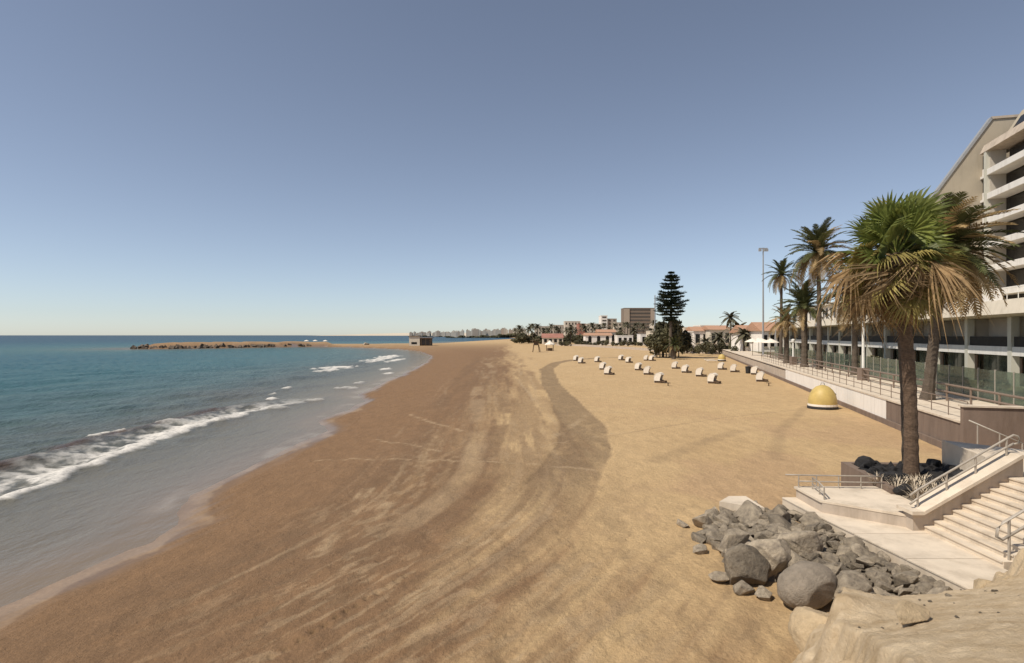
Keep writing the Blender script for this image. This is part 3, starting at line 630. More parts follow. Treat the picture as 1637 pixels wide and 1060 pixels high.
# garden, glass fence, hedges
tag(MB().wbox(-20, 120, 5.2, 12.4, PZ, PZ+.05).build('garden_bed', M['bush_olive']), 'planted strip in front of the hotel', 'garden', kind='structure')
GF = empty('glass_fence', W(20, 5, PZ), 'greenish glass panel fence before the ground floor of the hotel', 'fence')
for i in range(46):
    s = -12+i*2.0; MB().wbox(s+.03, s+1.95, 5.0, 5.02, PZ+.08, PZ+1.95).build('pane', M['glass_rail'], GF)
    MB().wbox(s-.03, s+.03, 4.97, 5.05, PZ, PZ+2.0).build('post', M['rail_metal'], GF)
def leaf_cloud(mb, c, rad, n, size, rg, clumps=9, flat=.5):
    c = Vector(c); cl = []
    for i in range(clumps):
        v = Vector((rg.gauss(0,1), rg.gauss(0,1), rg.gauss(0,1))).normalized()*rg.uniform(.35,.8); cl.append((v, rg.uniform(.3,.5)))
    for i in range(n):
        v, r = cl[rg.randrange(clumps)]; w = Vector((rg.gauss(0,1), rg.gauss(0,1), rg.gauss(0,1))).normalized()*r*rg.uniform(.7,1.05)+v
        p = c+Vector((w.x*rad[0], w.y*rad[1], w.z*rad[2])); a = Vector((rg.gauss(0,1), rg.gauss(0,1), rg.gauss(0,flat))).normalized()
        b = a.cross(Vector((rg.gauss(0,1), rg.gauss(0,1), rg.gauss(0,1)))).normalized(); s = size*rg.uniform(.6,1.3)
        mb.quad(p-a*s, p+b*s*.5, p+a*s, p-b*s*.5)
BUSH = []
for v in range(4):
    mb = MB(); leaf_cloud(mb, (0,0,.55), (.75,.75,.6), 900, .10, random.Random(300+v)); BUSH.append(mb)
BM_ = [b.mesh('foliage', M['bush']) for b in BUSH]; BO_ = [b.mesh('foliage', M['bush_olive']) for b in BUSH]
def bush(loc, w, h, label, group=None, olive=False, k=0, name='shrub'):
    o = empty(name, loc, label, 'shrub', group); link('foliage', (BO_ if olive else BM_)[k % 4], o, (0,0,0), (0,0,k*1.3), (w,w,h))
    MB().tube([(0,0,-.1),(0,0,.5*h)], .05).build('stem', M['trunk_grey'], o).location = (0,0,0); return o
r4 = random.Random(31)
for k in range(26):
    s = -4+k*3.2+r4.uniform(-.8,.8)
    bush(W(s, 6.2+r4.uniform(0,3), PZ), r4.uniform(.8,1.6), r4.uniform(.7,1.5), ('olive grey' if k % 3 == 0 else 'dark green')+' leafy shrub in the hotel garden behind the glass fence', ('olive' if k % 3 == 0 else 'green')+' shrubs of the hotel garden', k % 3 == 0, k)

# ------------------------------------------------------------------ hotel
HT, HS = 12.5, 13.0
HW = empty('hotel_wing', W(HS+30, HT, PZ), 'long low two-storey hotel wing with shaded terraces and pale roof fascia', 'building')
S0, S1 = HS-14, HS+100
NB = 15; STEP = 7.2; SC0 = HS+1.5-STEP*2
Zs, Zf, Zr = 4.25, 6.95, 8.2
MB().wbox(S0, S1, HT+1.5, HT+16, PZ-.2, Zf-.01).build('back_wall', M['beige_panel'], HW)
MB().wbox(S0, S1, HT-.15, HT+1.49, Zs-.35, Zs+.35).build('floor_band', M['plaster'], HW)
mb = MB(); rf = [W(S0,HT+2,Zf), W(S0,HT-1.1,Zf), W(S0,HT-1.7,Zf+.15), W(S0,HT-1.4,Zr), W(S0,HT+16,Zr), W(S0,HT+16,Zf)]
mb.slab(rf, D*(S1-S0)); mb.build('roof', M['cream'], HW)
for i in range(NB+1):
    s = SC0+i*STEP
    MB().wbox(s-.28, s+.28, HT-.2, HT+.35, PZ, Zf+.002).build('column', M['column_paint'], HW)
    MB().wbox(s-.10, s+.10, HT+.36, HT+1.49, Zs+.36, Zf-.02).build('divider', M['beige_panel'], HW)
    a, b = s+.3, s+STEP-.3
    MB().wbox(a+.1, a+2.2, HT+1.40, HT+1.48, Zs+.37, Zf-.15).build('door_pane', M['dark_glass'], HW)
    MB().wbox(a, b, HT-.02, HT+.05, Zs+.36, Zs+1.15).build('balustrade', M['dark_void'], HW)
    for k in range(3):
        w = (b-a)/3; MB().wbox(a+k*w+.05, a+(k+1)*w-.05, HT+1.0, HT+1.05, PZ+.05, Zs-.40).build('pane', M['green_glass'], HW)
    MB().wbox(a+.3, a+1.3, HT+.9, HT+.98, PZ+.05, PZ+2.2).build('door', M['rail_brown'], HW)
# roof terrace storey
MB().wbox(HS+2, HS+24, HT-.6, HT-.4, Zr-.01, Zr+.55).build('terrace_wall', M['plaster'], HW)
mb = MB()
for s in np.arange(HS-8, HS+24, 1.6): mb.tube([W(s,HT-.3,Zr), W(s,HT-.3,Zr+1.0)], .03, 5)
for h in (.6, 1.0): mb.tube([W(HS-10,HT-.3,Zr+h), W(HS+24,HT-.3,Zr+h)], .04, 5)
mb.build('terrace_rail', M['pole_paint'], HW)
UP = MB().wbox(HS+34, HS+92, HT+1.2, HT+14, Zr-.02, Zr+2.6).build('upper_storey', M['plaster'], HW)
MB().wbox(HS+33, HS+93, HT+.2, HT+14.5, Zr+2.6, Zr+2.95).build('upper_roof', M['cream'], HW)
for i in range(10):
    s = HS+35+i*5.6; MB().wbox(s, s+3.6, HT+1.12, HT+1.19, Zr+.35, Zr+2.2).build('window', M['dark_glass'], HW)
    MB().wbox(s+4.4, s+4.75, HT+.5, HT+.8, Zr, Zr+2.6).build('pier', M['plaster'], HW)

TT, TS1 = 17.3, HS+18.3
TW = empty('hotel_tower', W(TS1, TT, Zr), 'tall stepped hotel tower with white balconies and sloping beige gable wall', 'building')
TS0 = HS-6
pts = [W(TS1,TT+1.2,27.7), W(TS1,TT-7.3,15.1), W(TS1,TT-7.3,Zr-.01), W(TS1,TT+16,Zr-.01), W(TS1,TT+16,27.7)]
MB().slab(pts, D*.5).build('gable_wall', M['beige_gable'], TW)
cpp = [W(TS1-.12,TT+1.2,27.72), W(TS1-.12,TT-7.35,15.05), W(TS1-.12,TT-7.6,15.05), W(TS1-.12,TT+1.05,27.95)]
MB().slab(cpp, D*.74).build('gable_coping', M['mast_metal'], TW)
MB().slab([W(TS1-.12,TT+1.05,27.702), W(TS1-.12,TT+16,27.702), W(TS1-.12,TT+16,27.95), W(TS1-.12,TT+1.05,27.95)], D*.74).build('roof_coping', M['concrete_tan'], TW)
MB().wbox(TS0, TS1-.01, TT+1.5, TT+15, Zr, 22.6).build('core', M['dark_void'], TW)  # balcony recess shade put into the core's near-black colour
FH = 2.42
for k in range(6):
    z0 = 9.45+k*FH
    MB().wbox(TS0, TS1-1.9, TT-.1, TT+.12, z0, z0+.60).build('balcony_parapet', M['plaster'], TW)
    MB().wbox(TS0, TS1-.02, TT+.121, TT+1.495, z0, z0+.25).build('balcony_floor', M['plaster'], TW)
    MB().wbox(TS1-1.35, TS1-.03, TT+.3, TT+.45, z0+.25, z0+1.0).build('corner_panel', M['plaster'], TW)
    MB().wbox(TS1-1.3, TS1-.05, TT+.33, TT+.42, z0+1.0, z0+FH-.05).build('corner_window', M['dark_glass'], TW)
    for j in range(4):
        s1 = TS1-1.9-j*6.6
        MB().wbox(s1-.12, s1+.12, TT+.13, TT+1.49, z0+.26, z0+FH-.002).build('divider', M['beige_panel'], TW)
        MB().wbox(s1-6.3, s1-.9, TT+1.40, TT+1.47, z0+.27, z0+FH-.2).build('door_pane', M['dark_glass'], TW)
MB().wbox(TS1-1.85, TS1-1.4, TT-.16, TT+.5, Zr, 9.45+6*FH).build('corner_pier', M['column_paint'], TW)
# sloping attic
zt0 = 9.45+6*FH
MB().slab([W(TS0,TT-.2,zt0+.002), W(TS0,TT+.2,zt0+.9), W(TS0,TT+2.2,zt0+.9), W(TS0,TT+2.2,zt0+.002)], D*(TS1-TS0-.6)).build('attic_band', M['concrete_tan'], TW)
MB().slab([W(TS0,TT+1.0,zt0+.902), W(TS0,TT+2.6,zt0+3.6), W(TS0,TT+9,zt0+3.6), W(TS0,TT+9,zt0+.902)], D*(TS1-TS0-2.4)).build('attic', M['beige_gable'], TW)
for j in range(4):
    s1 = TS1-3.2-j*4.6; MB().slab([W(s1-3.4,TT+1.12,zt0+1.2), W(s1-3.4,TT+2.0,zt0+2.7), W(s1-3.4,TT+1.96,zt0+2.72), W(s1-3.4,TT+1.06,zt0+1.2)], D*3.0).build('attic_window', M['dark_glass'], TW)

# ------------------------------------------------------------------ palms
def fan_leaf(seed, m, pet=.95, rad=1.05, droop=.35, nb=26, span=2.75, dead=False):
    q_ = random.Random(seed); mb = MB()
    pts = [Vector((0,0,0)), Vector((pet*.5,0,.05)), Vector((pet,0,-.02))]
    for a, b in zip(pts[:-1], pts[1:]):
        w = Vector((0,.022,0)); u = Vector((0,0,.02)); mb.quad(a-w, b-w*.8, b+w*.8, a+w); mb.quad(a-u, b-u, b+u, a+u)
    o = pts[-1]
    for i in range(nb):
        a = -span/2+span*i/(nb-1)+q_.uniform(-.03,.03); L = rad*(1-.22*abs(a/(span/2))**2)*q_.uniform(.9,1.08)
        dr = Vector((math.cos(a), math.sin(a), 0)); sd = Vector((-math.sin(a), math.cos(a), 0)); fold = .035 if i % 2 else -.035
        def p(t, dz=0): return o+dr*L*t+Vector((0,0,-droop*L*t**2.2*(1+.5*abs(a))-dz+.10*abs(math.sin(a))*t))
        w1 = L*span/nb*.36
        if dead:
            if q_.random() < .18: continue
            w1 *= q_.uniform(.45,.8); L *= q_.uniform(.65,1.1); dr = (dr+Vector((0,0,q_.uniform(-.25,.15)))).normalized()
        a0 = o; b0 = p(.55)-sd*w1+Vector((0,0,fold)); b1 = p(.55)+sd*w1-Vector((0,0,fold)); tip = p(1, q_.uniform(.0,.25)*L)
        mid0 = p(.8, .02)-sd*w1*.55; mid1 = p(.8, .02)+sd*w1*.55
        mb.quad(a0, b0, b1); mb.quad(b0, mid0, mid1, b1); mb.quad(mid0, tip, mid1)
    return mb.mesh('frond', m)
def feather_leaf(seed, m, L=3.0, n=34, arch=.9, ll=.5, w=.042):
    q_ = random.Random(seed); mb = MB(); ax = []
    for i in range(n+1):
        t = i/n; ax.append(Vector((L*(t-.10*t*t*arch), 0, L*(.22*t-arch*.55*t**2.1))))
    for i in range(0, n, 3):
        a, b = ax[i], ax[min(i+3, n)]; s = Vector((0,.03*(1-i/n)+.006,0)); mb.quad(a-s, b-s, b+s, a+s); u = Vector((0,0,.02)); mb.quad(a-u, b-u, b+u, a+u)
    for i in range(2, n+1):
        t = i/n; p = ax[i]; tg = (ax[i]-ax[i-1]).normalized(); up = tg.cross(Vector((0,1,0))); up = -up if up.z < 0 else up
        l = ll*(math.sin(math.pi*min(1, t*.92+.08))**.6+.12)*q_.uniform(.85,1.15)
        for s in (-1, 1):
            dv = (Vector((0,s,0))*.78+tg*.55+up*q_.uniform(.05,.35)).normalized(); e_ = p+dv*l+Vector((0,0,-.22*l)); k = tg*w
            md = p+dv*l*.55; mb.quad(p-k, p+k, md+k); mb.quad(p-k, md+k, e_, md-k)
    return mb.mesh('frond', m)
FG = [fan_leaf(i, M['fan_green'], pet=.95, rad=1.1, droop=.05+.10*i, nb=22, span=2.7+.35*i) for i in range(3)]
FY = [fan_leaf(10+i, M['fan_yellow'], droop=.5) for i in range(2)]
FD = [fan_leaf(20+i, M['fan_dead'], droop=.7+.25*i, rad=1.05, pet=1.05, dead=True) for i in range(3)]
HG = [feather_leaf(i, M['feather_green'], arch=.7+.25*i) for i in range(3)]
HDy = [feather_leaf(30+i, M['feather_dry'], arch=1.2+.2*i) for i in range(2)]
def trunk(root, base, top, r0, r1, m, bend=.15, rings=40, seed=1, k=14):
    q_ = random.Random(seed); mb = MB(); mb.smooth = False; b, t = Vector(base), Vector(top); pts = []; rs = []
    side = Vector((bend, 0, 0))
    for i in range(rings+1):
        u = i/rings; pts.append(b.lerp(t, u)+side*math.sin(math.pi*u)); fl = 1+.55*math.exp(-u*14)
        rs.append((r0+(r1-r0)*u)*fl*(1+.05*(1 if i % 2 else -1)+q_.uniform(-.03,.03)))
    mb.tube(pts, rs, k); return mb.build('trunk', M[m], root)
def frond_at(root, me, c, az, el, roll, s):
    m = Matrix.Rotation(az, 4, 'Z') @ Matrix.Rotation(-el, 4, 'Y') @ Matrix.Rotation(roll, 4, 'X')
    return link('frond', me, root, Vector(c)-Vector(root.location), m.to_euler(), (s,s,s))
def fan_palm(base, top, label, s=1.0, ng=28, ny=22, nd=62, r0=.19, r1=.18, seed=1, skirt=1.5):
    root = empty('fan_palm', base, label, 'palm tree'); q_ = random.Random(seed); top = Vector(top)
    trunk(root, Vector(base)-Vector((0,0,.2)), top, r0, r1, 'trunk_bark', seed=seed)
    ga = 2.39996
    for i in range(ng):
        u = i/ng; frond_at(root, (FY[q_.randrange(2)] if q_.random() < .12 else FG[q_.randrange(3)]), top+Vector((0,0,.25-.6*u)), i*ga+q_.uniform(-.45,.45), R(82-78*u+q_.uniform(-12,12)), q_.uniform(-1.4,1.4), s*q_.uniform(.72,1.05))
    for i in range(ny):
        u = i/ny; frond_at(root, FY[q_.randrange(2)], top+Vector((0,0,-.2-.5*u)), i*ga+.7, R(25-65*u+q_.uniform(-18,18)), q_.uniform(-1.3,1.3), s*q_.uniform(.7,1.0))
    for i in range(nd):
        u = i/nd; frond_at(root, FD[q_.randrange(3)], top+Vector((0,0,-.1-skirt*.6*u)), i*ga+1.9+q_.uniform(-.4,.4), R(-4-58*u+q_.uniform(-16,16)), q_.uniform(-1.5,1.5), s*q_.uniform(.62,1.12)*(1.12-.42*u))
    return root
def feather_palm(base, top, label, s=1.0, n=46, nd=12, r0=.25, r1=.2, seed=1, elmin=-45, group=None, dry_bias=0):
    root = empty('date_palm', base, label, 'palm tree', group); q_ = random.Random(seed); top = Vector(top)
    trunk(root, Vector(base)-Vector((0,0,.2)), top, r0, r1, 'trunk_grey', bend=.05, seed=seed, rings=24, k=10)
    mb = MB(); mb.lathe(top-Vector((0,0,.5)), [(r1*1.0,-.4),(r1*1.7,.0),(r1*1.9,.3),(r1*1.2,.6),(.05,.8)], 10); mb.build('crownshaft', M['trunk_bark'], root)
    for i in range(n):
        u = i/n; dry = (u > 1-nd/n) or (q_.random() < dry_bias); me = HDy[q_.randrange(2)] if dry else HG[min(2, int(u*3))]
        frond_at(root, me, top, i*2.39996+q_.uniform(-.2,.2), R(80-(80-elmin)*u+q_.uniform(-7,7)), q_.uniform(-.3,.3), s*q_.uniform(.85,1.1)/3.0*3.0)
    return root
fan_palm((12.6,18.75,.86), (12.1,18.7,8.1), 'tall fan palm with shaggy brown skirt rising from the black rock planter', 1.02, seed=15)
trk2 = feather_palm((13.60,20.4,.86), (13.3,20.5,7.9), 'date palm hidden close behind the fan palm in the same planter', .72, n=26, nd=10, r0=.16, r1=.15, seed=9, elmin=-20)
feather_palm(W(1.8,2.2,PZ), atY(1505,408,36.5), 'large date palm with drooping dry fronds before the white hotel balconies', 1.38, n=112, nd=34, r0=.32, r1=.28, seed=12, dry_bias=.55)
feather_palm((36.2,70,PZ), atY(1308,405,70), 'date palm standing tallest in front of the low hotel wing', 1.45, n=54, nd=16, r0=.3, seed=14, dry_bias=.15)
feather_palm((36.9,75,PZ), atY(1285,492,75), 'short dark date palm with upright fronds in the hotel garden', 1.25, n=44, nd=4, r0=.38, r1=.34, seed=17, elmin=-25)
feather_palm((45.2,100,PZ), atY(1249,440,100), 'slender palm with small crown next to the floodlight mast', 1.2, n=34, nd=8, r0=.28, seed=19)
feather_palm((39.2,85,PZ), atY(1257,515,85), 'squat palm with flat yellowed crown before the tiled white house', 1.05, n=34, nd=18, r0=.35, r1=.3, seed=23, elmin=-30, dry_bias=.5)
feather_palm((25.6+9,60,PZ), atY(1365,470,60), 'date palm half hidden behind the shaggy skirt of the fan palm', 1.3, n=50, nd=12, r0=.3, seed=27)

# ------------------------------------------------------------------ lamp posts and masts
def lamp(px, Y, ytop, label, h0=PZ):
    b = atY(px, HY, Y); ztop = atY(px, ytop, Y).z; o = empty('lamp_post', (b.x, b.y, h0), label, 'lamp post')
    MB().box(b.x-.35, b.x+.35, b.y-.35, b.y+.35, h0-.02, h0+1.1).build('plinth', M['brown_wall'], o)
    MB().tube([(b.x,b.y,h0+1.1), (b.x,b.y,ztop-.4)], [.13,.10], 10).build('pole', M['pole_paint'], o)
    MB().lathe((b.x,b.y,ztop-.4), [(.1,0),(.22,.12),(.24,.4),(.1,.5)], 12).build('lantern', M['pole_paint'], o)
lamp(1380, 52.8, 505, 'white lamp post on a brown plinth before the hotel terraces')
lamp(1268, 80.7, 543, 'white lamp post beside the squat yellowed palm')
def mast(px, Y, ytop, label, z0, arms):
    b = atY(px, HY, Y); zt_ = atY(px, ytop, Y).z; o = empty('mast', (b.x,b.y,z0), label, 'mast')
    MB().tube([(b.x,b.y,z0-.1),(b.x,b.y,zt_)], [.22,.12], 8).build('pole', M['mast_metal'], o)
    if arms:
        MB().box(b.x-.9,b.x+.9,b.y-.08,b.y+.08,zt_-.25,zt_-.05).build('crossarm', M['mast_metal'], o)
        for k in (-.7,.15,.7): MB().box(b.x+k-.25,b.x+k+.25,b.y-.3,b.y+.1,zt_-.75,zt_-.26).build('floodlight', M['mast_metal'], o)
mast(1220, 122, 396, 'tall grey floodlight mast behind the promenade', PZ, True)
mast(1047, 150, 472, 'thin bare grey mast beside the dark conifer', .2, False)
mast(1240, 140, 505, 'short grey mast behind the tiled white house', PZ, False)

# ------------------------------------------------------------------ beach furniture
def igloo(c, label, s=1.0, rot=0):
    o = empty('recycling_bin', c, label, 'bin', 'yellow igloo bins'); c = Vector(c)
    b = MB(); b.smooth = True; b.lathe(c+Vector((0,0,.18)), [(.98*s,0),(1.0*s,.1),(.97*s,.5*s),(.88*s,.9*s),(.70*s,1.22*s),(.46*s,1.45*s),(.2*s,1.56*s),(.06,1.59*s)], 24); bd = b.build('body', M['yellow_plastic'], o)
    MB().lathe(c, [(1.03*s,-.05),(1.06*s,.02),(1.06*s,.16),(1.0*s,.2)], 24).build('base', M['dark_plastic'], o)
    MB().tube([c+Vector((-.16,0,1.72*s)), c+Vector((-.1,0,1.92*s)), c+Vector((.1,0,1.92*s)), c+Vector((.16,0,1.72*s))], .03).build('lifting_loop', M['mast_metal'], o)
    MB().lathe(c+Vector((0,0,.2)), [(1.015*s,0),(1.02*s,.03),(1.01*s,.16)], 24).build('band', M['canvas'], bd)
    v = Vector((.9, -.42, 0)); MB().lathe(c+v*.74*s+Vector((0,0,1.0*s)), [(.16,0),(.17,.12),(.12,.17)], 12).build('hatch', M['dark_plastic'], bd)
igloo(at(1315,653), 'yellow igloo shaped recycling bin on the sand in front of the white wall')
igloo(at(1154,577,.1), 'yellow igloo recycling bin behind the hooded beach loungers', .8)
def lounger_parts():
    prof = [(-.66,.0),(-.72,.4),(-.70,.85),(-.56,1.18),(-.28,1.40),(.08,1.47),(.42,1.38),(.62,1.18)]
    w = .55; hood = MB(); hood.smooth = False
    for (x0,z0),(x1,z1) in zip(prof[:-1], prof[1:]):
        hood.slab([(x0,-w,z0),(x1,-w,z1),(x1+.03,-w,z1-.04 if z1 > 1 else z1),(x0+.04,-w,z0-.03 if z0 > 1 else z0)], (0,2*w,0))
    side = [(-.66,.3),(-.69,.84),(-.55,1.16),(-.28,1.38),(.08,1.45),(.40,1.36),(.56,1.17),(.40,.85),(.30,.5),(.30,.3)]
    sides = []
    for s in (-1, 1):
        b = MB(); b.slab([(x, s*(w-.02), z_) for x, z_ in side], (0,-s*.04,0)); sides.append(b)
    seat = MB().box(-.58,.55,-w+.07,w-.07,.22,.42); base = MB().box(-.6,.5,-w+.1,w-.1,.0,.219)
    back = MB().slab([(-.55,-w+.08,.425),(-.50,-w+.08,1.0),(-.42,-w+.08,1.0),(-.42,-w+.08,.425)], (0,2*w-.16,0))
    foot = MB().box(.56,1.15,-w+.12,w-.12,.10,.34)
    return [('hood', hood.mesh('hood', M['canvas'])), ('side_panel', sides[0].mesh('side_panel', M['canvas'])), ('side_panel', sides[1].mesh('side_panel', M['canvas'])),
            ('seat', seat.mesh('seat', M['wicker'])), ('base', base.mesh('base', M['wicker'])), ('backrest', back.mesh('backrest', M['wicker'])), ('footrest', foot.mesh('footrest', M['wicker']))]
LP = lounger_parts(); r5 = random.Random(3)
LG = [(921,577),(929,581),(955,579),(964,591),(972.5,599),(993,576),(1005,580),(1033,576.5),(1042,577),(1021,592),(1035,599),(1054,612),(1079,589.5),(1096,596),(1119,602),(1140,613),(1153,591),(1173,595),(1207,599),(1216,610)]
LL = {(1216,610): 'cream hooded beach lounger standing next to the black litter bin by the sea wall', (1207,599): 'cream hooded lounger just behind the one beside the black litter bin', (1153,591): 'cream hooded lounger in front of the distant yellow bin',
      (1173,595): 'cream hooded lounger between the yellow bin and the black litter bin', (1054,612): 'cream hooded lounger beside a tiny low table at the end of its row', (921,577): 'cream hooded lounger where the winding track begins', (929,581): 'cream hooded lounger second from the start of the winding track'}
for px, py in LG:
    lb_ = LL.get((px, py)); o = empty('beach_lounger', at(px, py), lb_ or 'cream hooded beach lounger in the open rows on the dry sand', 'beach chair', 'hooded beach loungers set out in rows on the sand')
    o.rotation_euler = (0,0,R(-34+r5.uniform(-12,12))); o.scale = (.70,.78,.82)
    for n_, me in LP: link(n_, me, o)
o = empty('litter_bin', at(1196,597), 'small black litter bin between hooded loungers near the sea wall', 'bin')
c = at(1196,597); b = MB(); b.lathe(c, [(.3,0),(.34,.1),(.38,.85),(.40,.9)], 14); b.build('body', M['dark_plastic'], o); MB().lathe(c+Vector((0,0,.9)), [(.42,0),(.42,.06),(.2,.14)], 14).build('rim', M['dark_plastic'], o)
for px, py in ((1068,617),(1229,617)):
    c = at(px,py); o = empty('side_table', c, 'tiny low table on the sand beside the hooded loungers', 'table', 'low beach tables')
    MB().lathe(c+Vector((0,0,.30)), [(.28,0),(.28,.04)], 14).build('top', M['wicker'], o); MB().tube([c, c+Vector((0,0,.3))], .05).build('leg', M['wicker'], o)
for i, (px, py) in enumerate(((1134,577),(1138,579))):
    c = at(px,py); o = empty('sun_bed', c, 'white flat sun bed near the distant yellow bin', 'sun bed', 'white sun beds'); MB().box(c.x-1.0,c.x+1.0,c.y-.4,c.y+.4,.28,.38).build('mattress', M['canvas'], o)
    for a in (-.85,.85):
        for b_ in (-.3,.3): MB().tube([(c.x+a,c.y+b_,-.02),(c.x+a,c.y+b_,.28)], .03).build('leg', M['pole_paint'], o)
def parasol(c, h, r, label, group, m='canvas', thatch=False):
    c = Vector(c); o = empty('parasol', c, label, 'parasol', group)
    MB().tube([c-Vector((0,0,.1)), c+Vector((0,0,h))], .05).build('pole', M['timber'], o)
    b = MB(); b.lathe(c+Vector((0,0,h-.75)), [(r,0),(r*.99,.06),(r*.55,.42),(.05,.75)], 12); b.build('canopy', M[m], o)
for px, py, Y in ((1203,552,118),(1218,556,112),(1232,560,106),(1213,548,130)):
    b = atY(px, py, Y); parasol((b.x,b.y,PZ), 3.4, 1.5, 'pale canvas parasol on the promenade terrace by the white tiled house', 'terrace parasols')
# lifeguard tower and canopy
c = at(857,563); o = empty('lifeguard_tower', c, 'dark timber lifeguard tower with slanted roof on far sand', 'tower')
for a in (-1,1):
    for b_ in (-1,1): MB().tube([c+Vector((a*1.1,b_*1.1,-.1)), c+Vector((a*.75,b_*.75,2.3))], .13).build('leg', M['timber'], o)
MB().box(c.x-1,c.x+1,c.y-1,c.y+1,2.25,2.45).build('platform', M['timber'], o)
MB().box(c.x-.75,c.x+.8,c.y-.6,c.y+.9,2.45,3.6).build('cabin', M['timber'], o)
MB().slab([(c.x-1.9,c.y-1.2,3.55),(c.x+1.2,c.y-1.2,4.25),(c.x+1.2,c.y-1.2,4.4),(c.x-1.9,c.y-1.2,3.7)], (0,2.6,0)).build('roof', M['timber'], o)
for a in (-.4,.4): MB().tube([c+Vector((1.0+.5,a,0)), c+Vector((.9,a,2.3))], .06).build('ladder_rail', M['timber'], o)
c = at(879,561); o = empty('gazebo', c, 'white peaked canvas gazebo beside the lifeguard tower', 'gazebo')
for a in (-1,1):
    for b_ in (-1,1): MB().tube([c+Vector((a*1.2,b_*1.2,-.1)), c+Vector((a*1.2,b_*1.2,2.1))], .07).build('post', M['timber'], o)
MB().lathe(c+Vector((0,0,2.1)), [(1.8,0),(1.75,.3),(.8,.9),(.1,1.6)], 8).build('canopy', M['canvas'], o)
MB().box(c.x-.9,c.x+.9,c.y-.5,c.y+.5,-.05,1.0).build('counter', M['timber'], o)
# beach hut
hb = at(671, 553, -.1); Yh = hb.y
def hutbox(a, b, top, bot=553.5): return ((a-CX)/F*Yh, (b-CX)/F*Yh, H-(top-HY)/F*Yh)
o = empty('beach_hut', hb, 'flat roofed beach building on the sand beside the far bay', 'hut')
x0,x1,zt1 = hutbox(654,671,538); MB().box(x0,x1,Yh,Yh+8,-.5,zt1).build('pale_wing', M['cream'], o)
x2,x3,zt2 = hutbox(671.05,688,539.5); MB().box(x2,x3,Yh+1.2,Yh+8,-.5,zt2-.4).build('dark_wing', M['timber'], o); MB().box(x2+.01,x3+.8,Yh-1.0,Yh+8.5,zt2-.399,zt2).build('canopy', M['far_brown'], o)
MB().box(x0-.3,x1-.01,Yh-.4,Yh+8.3,zt1+.002,zt1+.35).build('roof', M['far_brown'], o); MB().box(x0+1.2,x1-1.5,Yh-.05,Yh-.01,.8,1.9).build('window', M['dark_glass'], o)
MB().box(x2+.5,x3-.6,Yh+1.1,Yh+1.19,.6,zt2-1).build('shutter', M['far_window'], o)
for i in range(3): MB().tube([(x2+1+i*2.3,Yh-.8,-.5),(x2+1+i*2.3,Yh-.8,zt2-.4)], .12).build('post', M['timber'], o)
# jetty rocks
JR = MB(); q_ = random.Random(8)
path = [(-108,331),(-125,318),(-160,276),(-171,274),(-178,292),(-164,345),(-146,384)]
bmj = bmesh.new()
for (ax,ay),(bx_,by_) in zip(path[:-1], path[1:]):
    n_ = int(math.hypot(bx_-ax, by_-ay)/.9)
    for i in range(n_):
        t = i/n_; s = q_.uniform(.6,1.35); p = Vector((ax+(bx_-ax)*t+q_.gauss(0,1.6), ay+(by_-ay)*t+q_.gauss(0,1.6), q_.uniform(-1.0,.1)))
        rm = RK[q_.randrange(9)]; n0 = len(JR.v); rot = Euler((q_.random()*6, q_.random()*6, q_.random()*6)).to_matrix()
        bm2 = [tuple(p+rot @ (Vector(v.co)*s*2.2)) for v in ()]
        c8 = [p+rot @ Vector((a*s*q_.uniform(.6,1), b*s*q_.uniform(.5,.9), c_*s*q_.uniform(.4,.8))) for a, b, c_ in ((-1,-1,-1),(1,-1,-1),(1,1,-1),(-1,1,-1),(-1,-1,1),(1,-1,1),(1,1,1),(-1,1,1))]
        JR.v += [tuple(v) for v in c8]; JR.f += [tuple(n0+k for k in f) for f in ((0,3,2,1),(4,5,6,7),(0,1,5,4),(1,2,6,5),(2,3,7,6),(3,0,4,7))]
jt = empty('stone_jetty', (-150,300,SEA_Z), 'long rock jetty reaching into the sea with sandy top', 'jetty'); k_ = JR.build('armour_rocks', M['jetty_rock'], jt); k_['kind'] = 'stuff'
for px, py, Y in ((490,549.5,372),(504,550,380),(520,550.5,385),(674,552.5,318)):
    b = atY(px, py, Y); parasol((b.x,b.y,float(ground_z(np.array([b.x]), np.array([b.y]))[0])), 2.6, 1.6, 'tiny white parasol on the far sand spit', 'parasols on the spit')
for px, py in ((585,551.5),(462,552)):
    b = at(px,py,-.1); tag(link('rock_outcrop', RK[3], None, (b.x,b.y,.3), (0,0,1), (5,3,2.6)), 'dark rock outcrop at the water edge of the spit', 'rock', 'outcrops on the spit')

